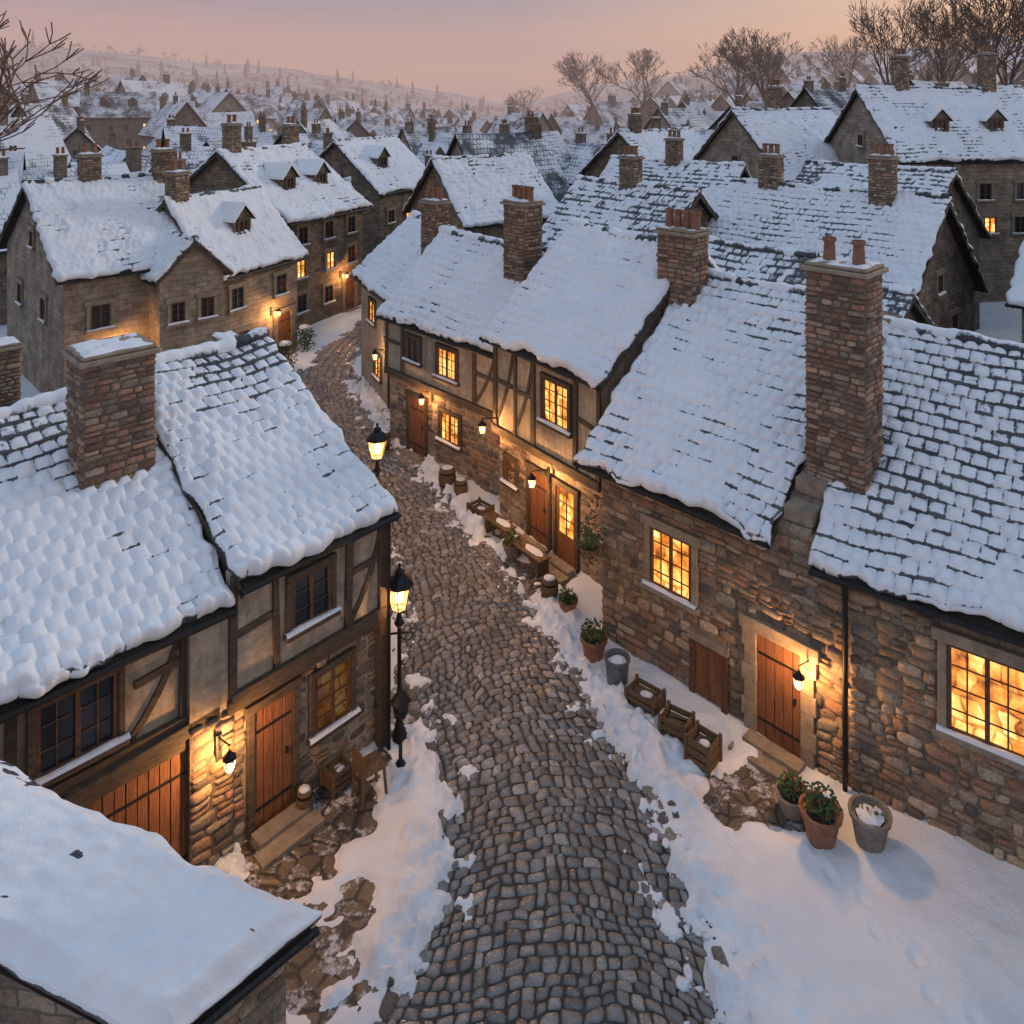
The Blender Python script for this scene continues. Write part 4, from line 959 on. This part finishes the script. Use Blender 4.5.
# ================================================================ PROPS
B=MB()
B.cyl((0,0,0),(0,0,2.25),.05,.035,8,IRON); B.lathe((0,0,0),[(.14,0),(.14,.1),(.09,.2),(.06,.35)],10,IRON); B.lathe((0,0,2.1),[(.05,0),(.1,.06),(.06,.15),(.03,.3)],8,IRON)
B.cyl((-.24,.0,1.95),(.26,0,2.0),.02,.02,6,IRON)
for k_ in range(6):
    a=k_/6*math.pi; b_=(k_+1)/6*math.pi
    B.cyl((.14-.12*math.cos(a),0,1.98-.14*math.sin(a)),(.14-.12*math.cos(b_),0,1.98-.14*math.sin(b_)),.013,.013,5,IRON)
lantern_geo(B,(0,0,2.72),1.25); o=B.obj('street_lamp',None,(-2.12,15.05,0)); point('lamp_light',(0,0,2.66),800,o,.1)
B=MB(); B.cyl((0,0,0),(0,0,3.2),.055,.035,8,IRON); B.lathe((0,0,0),[(.16,0),(.16,.12),(.1,.25),(.06,.4)],10,IRON); B.lathe((0,0,3.0),[(.05,0),(.1,.06),(.06,.15),(.03,.3)],8,IRON)
lantern_geo(B,(0,0,3.65),1.25); o=B.obj('street_lamp',None,(-3.25,19.3,0)); point('lamp_light',(0,0,3.58),900,o,.1)
B=MB(); B.cyl((0,0,0),(0,0,.95),.035,.03,8,IRON); B.lathe((0,0,.9),[(.03,0),(.12,.05),(.15,.25),(.18,.3),(.1,.42),(.03,.5),(0,.6)],8,IRON); B.lathe((0,0,0),[(.12,0),(.1,.08),(.04,.16)],8,IRON); B.obj('iron_bollard',None,(-2.0,14.35,.02))
def pot(x,y,r,h,mat,plant,seed,name='flower_pot'):
    B=MB(); B.lathe((0,0,0),[(0,0),(r*.68,0),(r*.95,h*.85),(r*1.05,h*.86),(r*1.08,h),(r*.93,h),(r*.88,h*.88),(0,h*.86)],16,mat)
    B.lathe((0,0,h*.87),[(r*.85,0),(0,.03)],12,DARK)
    if plant>0: B.leaves((0,0,h+r*.35),r*plant,260,.05,LEAF,seed); B.leaves((0,0,h+r*.45),r*plant*.9,26,.03,FLOWER,seed+1)
    else: B.blob((0,0,h*.9),r*.75,r*.75,.06,SNOW,seed); B.leaves((0,0,h*.95),r*.6,40,.05,LEAF,seed)
    B.blob((r*.35,0,h+.0 if plant<=0 else h+r*.7),r*.25,r*.2,.03,SNOW,seed+4)
    B.obj(name,None,(x,y,.03),merge=True)
pot(5.0,12.95,.32,.5,TERRA,.85,1); pot(5.75,12.85,.31,.55,CLAY,0,2); pot(4.72,13.45,.27,.34,CLAY,.8,3)
pot(1.75,17.1,.28,.5,TERRA,1.0,4); pot(.0,21.0,.25,.35,CLAY,1.0,5); pot(1.3,18.6,.22,.35,TERRA,1.0,8)
B=MB(); B.lathe((0,0,0),[(0,0),(.2,0),(.25,.55),(.27,.56),(.27,.6),(.22,.6),(.2,.4),(0,.4)],16,ZINC); B.blob((0,0,.5),.2,.2,.06,SNOW,3); B.obj('metal_bucket',None,(2.15,16.35,.02))
def crate(x,y,rz,w=.5,d=.4,h=.42,snow=True):
    B=MB()
    for zz in range(3):
        z0=.02+h*zz/3; z1=z0+h/3-.03
        B.box(-w/2,w/2,-d/2,-d/2+.025,z0,z1,WICKER);B.box(-w/2,w/2,d/2-.025,d/2,z0,z1,WICKER);B.box(-w/2,-w/2+.025,-d/2+.027,d/2-.027,z0,z1,WICKER);B.box(w/2-.025,w/2,-d/2+.027,d/2-.027,z0,z1,WICKER)
    for sx in (-1,1):
        for sy in (-1,1): B.box(sx*w/2-.03,sx*w/2+.03,sy*d/2-.03,sy*d/2+.03,0,h+.02,WICKER)
    B.box(-w/2+.03,w/2-.03,-d/2+.03,d/2-.03,.03,h*.5,DARK)
    rr=random.Random(int(x*100))
    for i in range(9): B.cyl((-w/2+.06,-d/2+.06+(d-.12)*i/8,h*.55+rr.uniform(0,.06)),(w/2-.06,-d/2+.06+(d-.12)*i/8+rr.uniform(-.03,.03),h*.6+rr.uniform(0,.08)),.03,.028,6,WICKER)
    if snow: B.blob((w*.1,0,h*.72),w*.26,d*.25,.05,SNOW,4)
    B.obj('wooden_crate',None,(x,y,.03),rz,bevel=.006)
crate(2.62,15.75,-.7,.62,.42,.38); crate(3.1,15.05,-.6,.5,.4,.42,False); crate(3.45,14.45,-.75,.46,.42,.5)
crate(-.9,22.9,-.8,.6,.45,.4)
def barrel(x,y,s=1.):
    B=MB(); B.lathe((0,0,0),[(0,0),(.2*s,0),(.27*s,.25*s),(.27*s,.4*s),(.21*s,.65*s),(.18*s,.65*s),(.18*s,.6*s),(0,.6*s)],14,WICKER)
    for zz,r in ((.12,.245),(.5,.253)): B.lathe((0,0,zz*s),[(r*s,-.02),((r+.012)*s,0),(r*s,.03)],14,IRON)
    B.blob((0,0,.64*s),.18*s,.18*s,.05,SNOW,4); B.obj('wooden_barrel',None,(x,y,.02),smooth=True)
barrel(-2.0,24.7); barrel(-4.4,27.5,.9); barrel(-1.55,24.2,.8); barrel(.9,19.2,.8)
def bench(x,y,rz,L=1.3):
    B=MB()
    for i in range(3): B.box(-L/2,L/2,-.2+i*.14,-.2+i*.14+.12,.42,.46,WICKER)
    for sx in (-1,1): B.box(sx*(L/2-.15)-.04,sx*(L/2-.15)+.04,-.18,.2,0,.418,WICKER)
    B.box(-L/2+.15,L/2-.15,-.03,.03,.2,.27,WICKER); B.blob((.15,.02,.465),L*.28,.13,.035,SNOW,5); B.obj('wooden_bench',None,(x,y,.03),rz,bevel=.008)
bench(.45,20.55,math.radians(-53)); bench(-.35,21.9,math.radians(-53),1.1)
B=MB()
for sx in (-1,1):
    for sy in (-1,1): B.beam((sx*.24,0),(sx*.19,.5),.045,sy*.16-.02,sy*.16+.02,WICKER)
B.box(-.25,.25,-.2,.2,.5,.54,WICKER); B.box(-.2,.2,-.015,.015,.2,.25,WICKER); B.box(-.23,-.19,-.2,.2,.54,.85,WICKER)
B.obj('wooden_stool',None,(-2.45,13.75,.05),.7,bevel=.006)
crate(-3.05,14.0,.8,.4,.35,.35); barrel(-3.5,13.5,.55)
B=MB(); B.leaves((0,0,0),.32,320,.05,LEAF,9,1.4); B.cyl((0,.3,.45),(0,0,.45),.012,.012,5,IRON); B.lathe((0,0,-.2),[(0,-.15),(.16,-.1),(.2,.05)],10,TERRA); B.obj('hanging_plant',None,(*W(R2,-.1,-.32,0)[:2],2.3),math.radians(-45))
for i,(x,y) in enumerate(((-10.1,35.6),(-9.9,38.2))):
    B=MB(); B.leaves((0,0,.6),.55,420,.07,LEAF,10+i,1.2); B.blob((0,0,1.15),.3,.3,.1,SNOW,2); B.cyl((0,0,0),(0,0,.5),.05,.04,6,BARK); B.obj('shrub',None,(x,y,.03))
for (e,x,z,p) in ((L3,1.9,2.4,320),(L4,3.3,2.2,420),(L5,4.3,2.2,420),(R5,3.8,2.1,300),(R4,2.5,2.2,280)):
    wall_lamp(e,x,z,.5,.6,p)

# ================================================================ HAZE
B=MB(); B.box(-500,500,80,470,-8,40,SNOW)
hz=B.obj('haze'); m=bpy.data.materials.new('haze_mat'); m.use_nodes=True; nt=m.node_tree; nt.nodes.clear()
out=nt.nodes.new('ShaderNodeOutputMaterial'); ab=nt.nodes.new('ShaderNodeVolumeAbsorption'); ab.inputs['Color'].default_value=(0,0,0,1); dns=.0031; ab.inputs['Density'].default_value=dns
em=nt.nodes.new('ShaderNodeEmission'); em.inputs[0].default_value=(.50,.36,.35,1); em.inputs[1].default_value=dns
ad=nt.nodes.new('ShaderNodeAddShader'); nt.links.new(ab.outputs[0],ad.inputs[0]); nt.links.new(em.outputs[0],ad.inputs[1]); nt.links.new(ad.outputs[0],out.inputs['Volume'])
hz.data.materials.clear(); hz.data.materials.append(m)

# ================================================================ WORLD
w=bpy.data.worlds.new('World'); scene.world=w; w.use_nodes=True; nt=w.node_tree; nt.nodes.clear()
out=nt.nodes.new('ShaderNodeOutputWorld')
sky=nt.nodes.new('ShaderNodeTexSky'); sky.sky_type='NISHITA'; sky.sun_disc=False; sky.sun_elevation=math.radians(4); sky.sun_rotation=math.radians(50)
bg1=nt.nodes.new('ShaderNodeBackground'); nt.links.new(sky.outputs[0],bg1.inputs[0]); bg1.inputs[1].default_value=.03
tc=nt.nodes.new('ShaderNodeTexCoord'); sp=nt.nodes.new('ShaderNodeSeparateXYZ'); nt.links.new(tc.outputs['Generated'],sp.inputs[0])
mp=nt.nodes.new('ShaderNodeMapping'); mp.inputs['Scale'].default_value=(2.5,2.5,26); nt.links.new(tc.outputs['Generated'],mp.inputs[0])
ns=noise(nt,1.6,4,.6,mp.outputs[0])
zz=math_(nt,'ADD',sp.outputs[2],math_(nt,'MULTIPLY',math_(nt,'SUBTRACT',ns.outputs[0],.5),.075))
rp=ramp(nt,zz,[(0,(.56,.36,.33)),(.035,(.68,.38,.31)),(.075,(.56,.34,.35)),(.12,(.36,.29,.37)),(.35,(.40,.46,.58)),(1,(.46,.57,.76))])
rp2=ramp(nt,zz,[(0,(.85,.43,.20)),(.05,(1.05,.55,.26)),(.10,(.92,.53,.32)),(.17,(.60,.44,.42)),(.35,(.42,.47,.56)),(1,(.46,.57,.76))])
az=ramp(nt,sp.outputs[0],[(0,0),(.52,1)])
c=mix(nt,az.outputs[0],rp.outputs[0],rp2.outputs[0])
bg2=nt.nodes.new('ShaderNodeBackground'); nt.links.new(c,bg2.inputs[0]); bg2.inputs[1].default_value=.90
ad=nt.nodes.new('ShaderNodeAddShader'); nt.links.new(bg1.outputs[0],ad.inputs[0]); nt.links.new(bg2.outputs[0],ad.inputs[1]); nt.links.new(ad.outputs[0],out.inputs[0])
sl=bpy.data.lights.new('sun','SUN'); sl.energy=1.0; sl.angle=math.radians(8); sl.color=(1,.80,.66)
so=bpy.data.objects.new('sun',sl); COL.objects.link(so)
el=math.radians(20); azm=math.radians(55)
dirv=Vector((math.sin(azm)*math.cos(el),math.cos(azm)*math.cos(el),math.sin(el)))
so.rotation_euler=dirv.to_track_quat('Z','Y').to_euler(); so.location=(20,20,30)
# ================================================================ CAMERA
cd=bpy.data.cameras.new('camera'); cam=bpy.data.objects.new('camera',cd); COL.objects.link(cam)
cam.location=(0,0,12); cam.rotation_euler=(math.radians(90),0,0); cd.lens=28.125; cd.sensor_width=36; cd.shift_y=-.4023; cd.clip_end=3000; cd.clip_start=.1
scene.camera=cam
scene.view_settings.view_transform='Standard'; scene.view_settings.look='None'; scene.view_settings.exposure=0
print('houses',cnt)
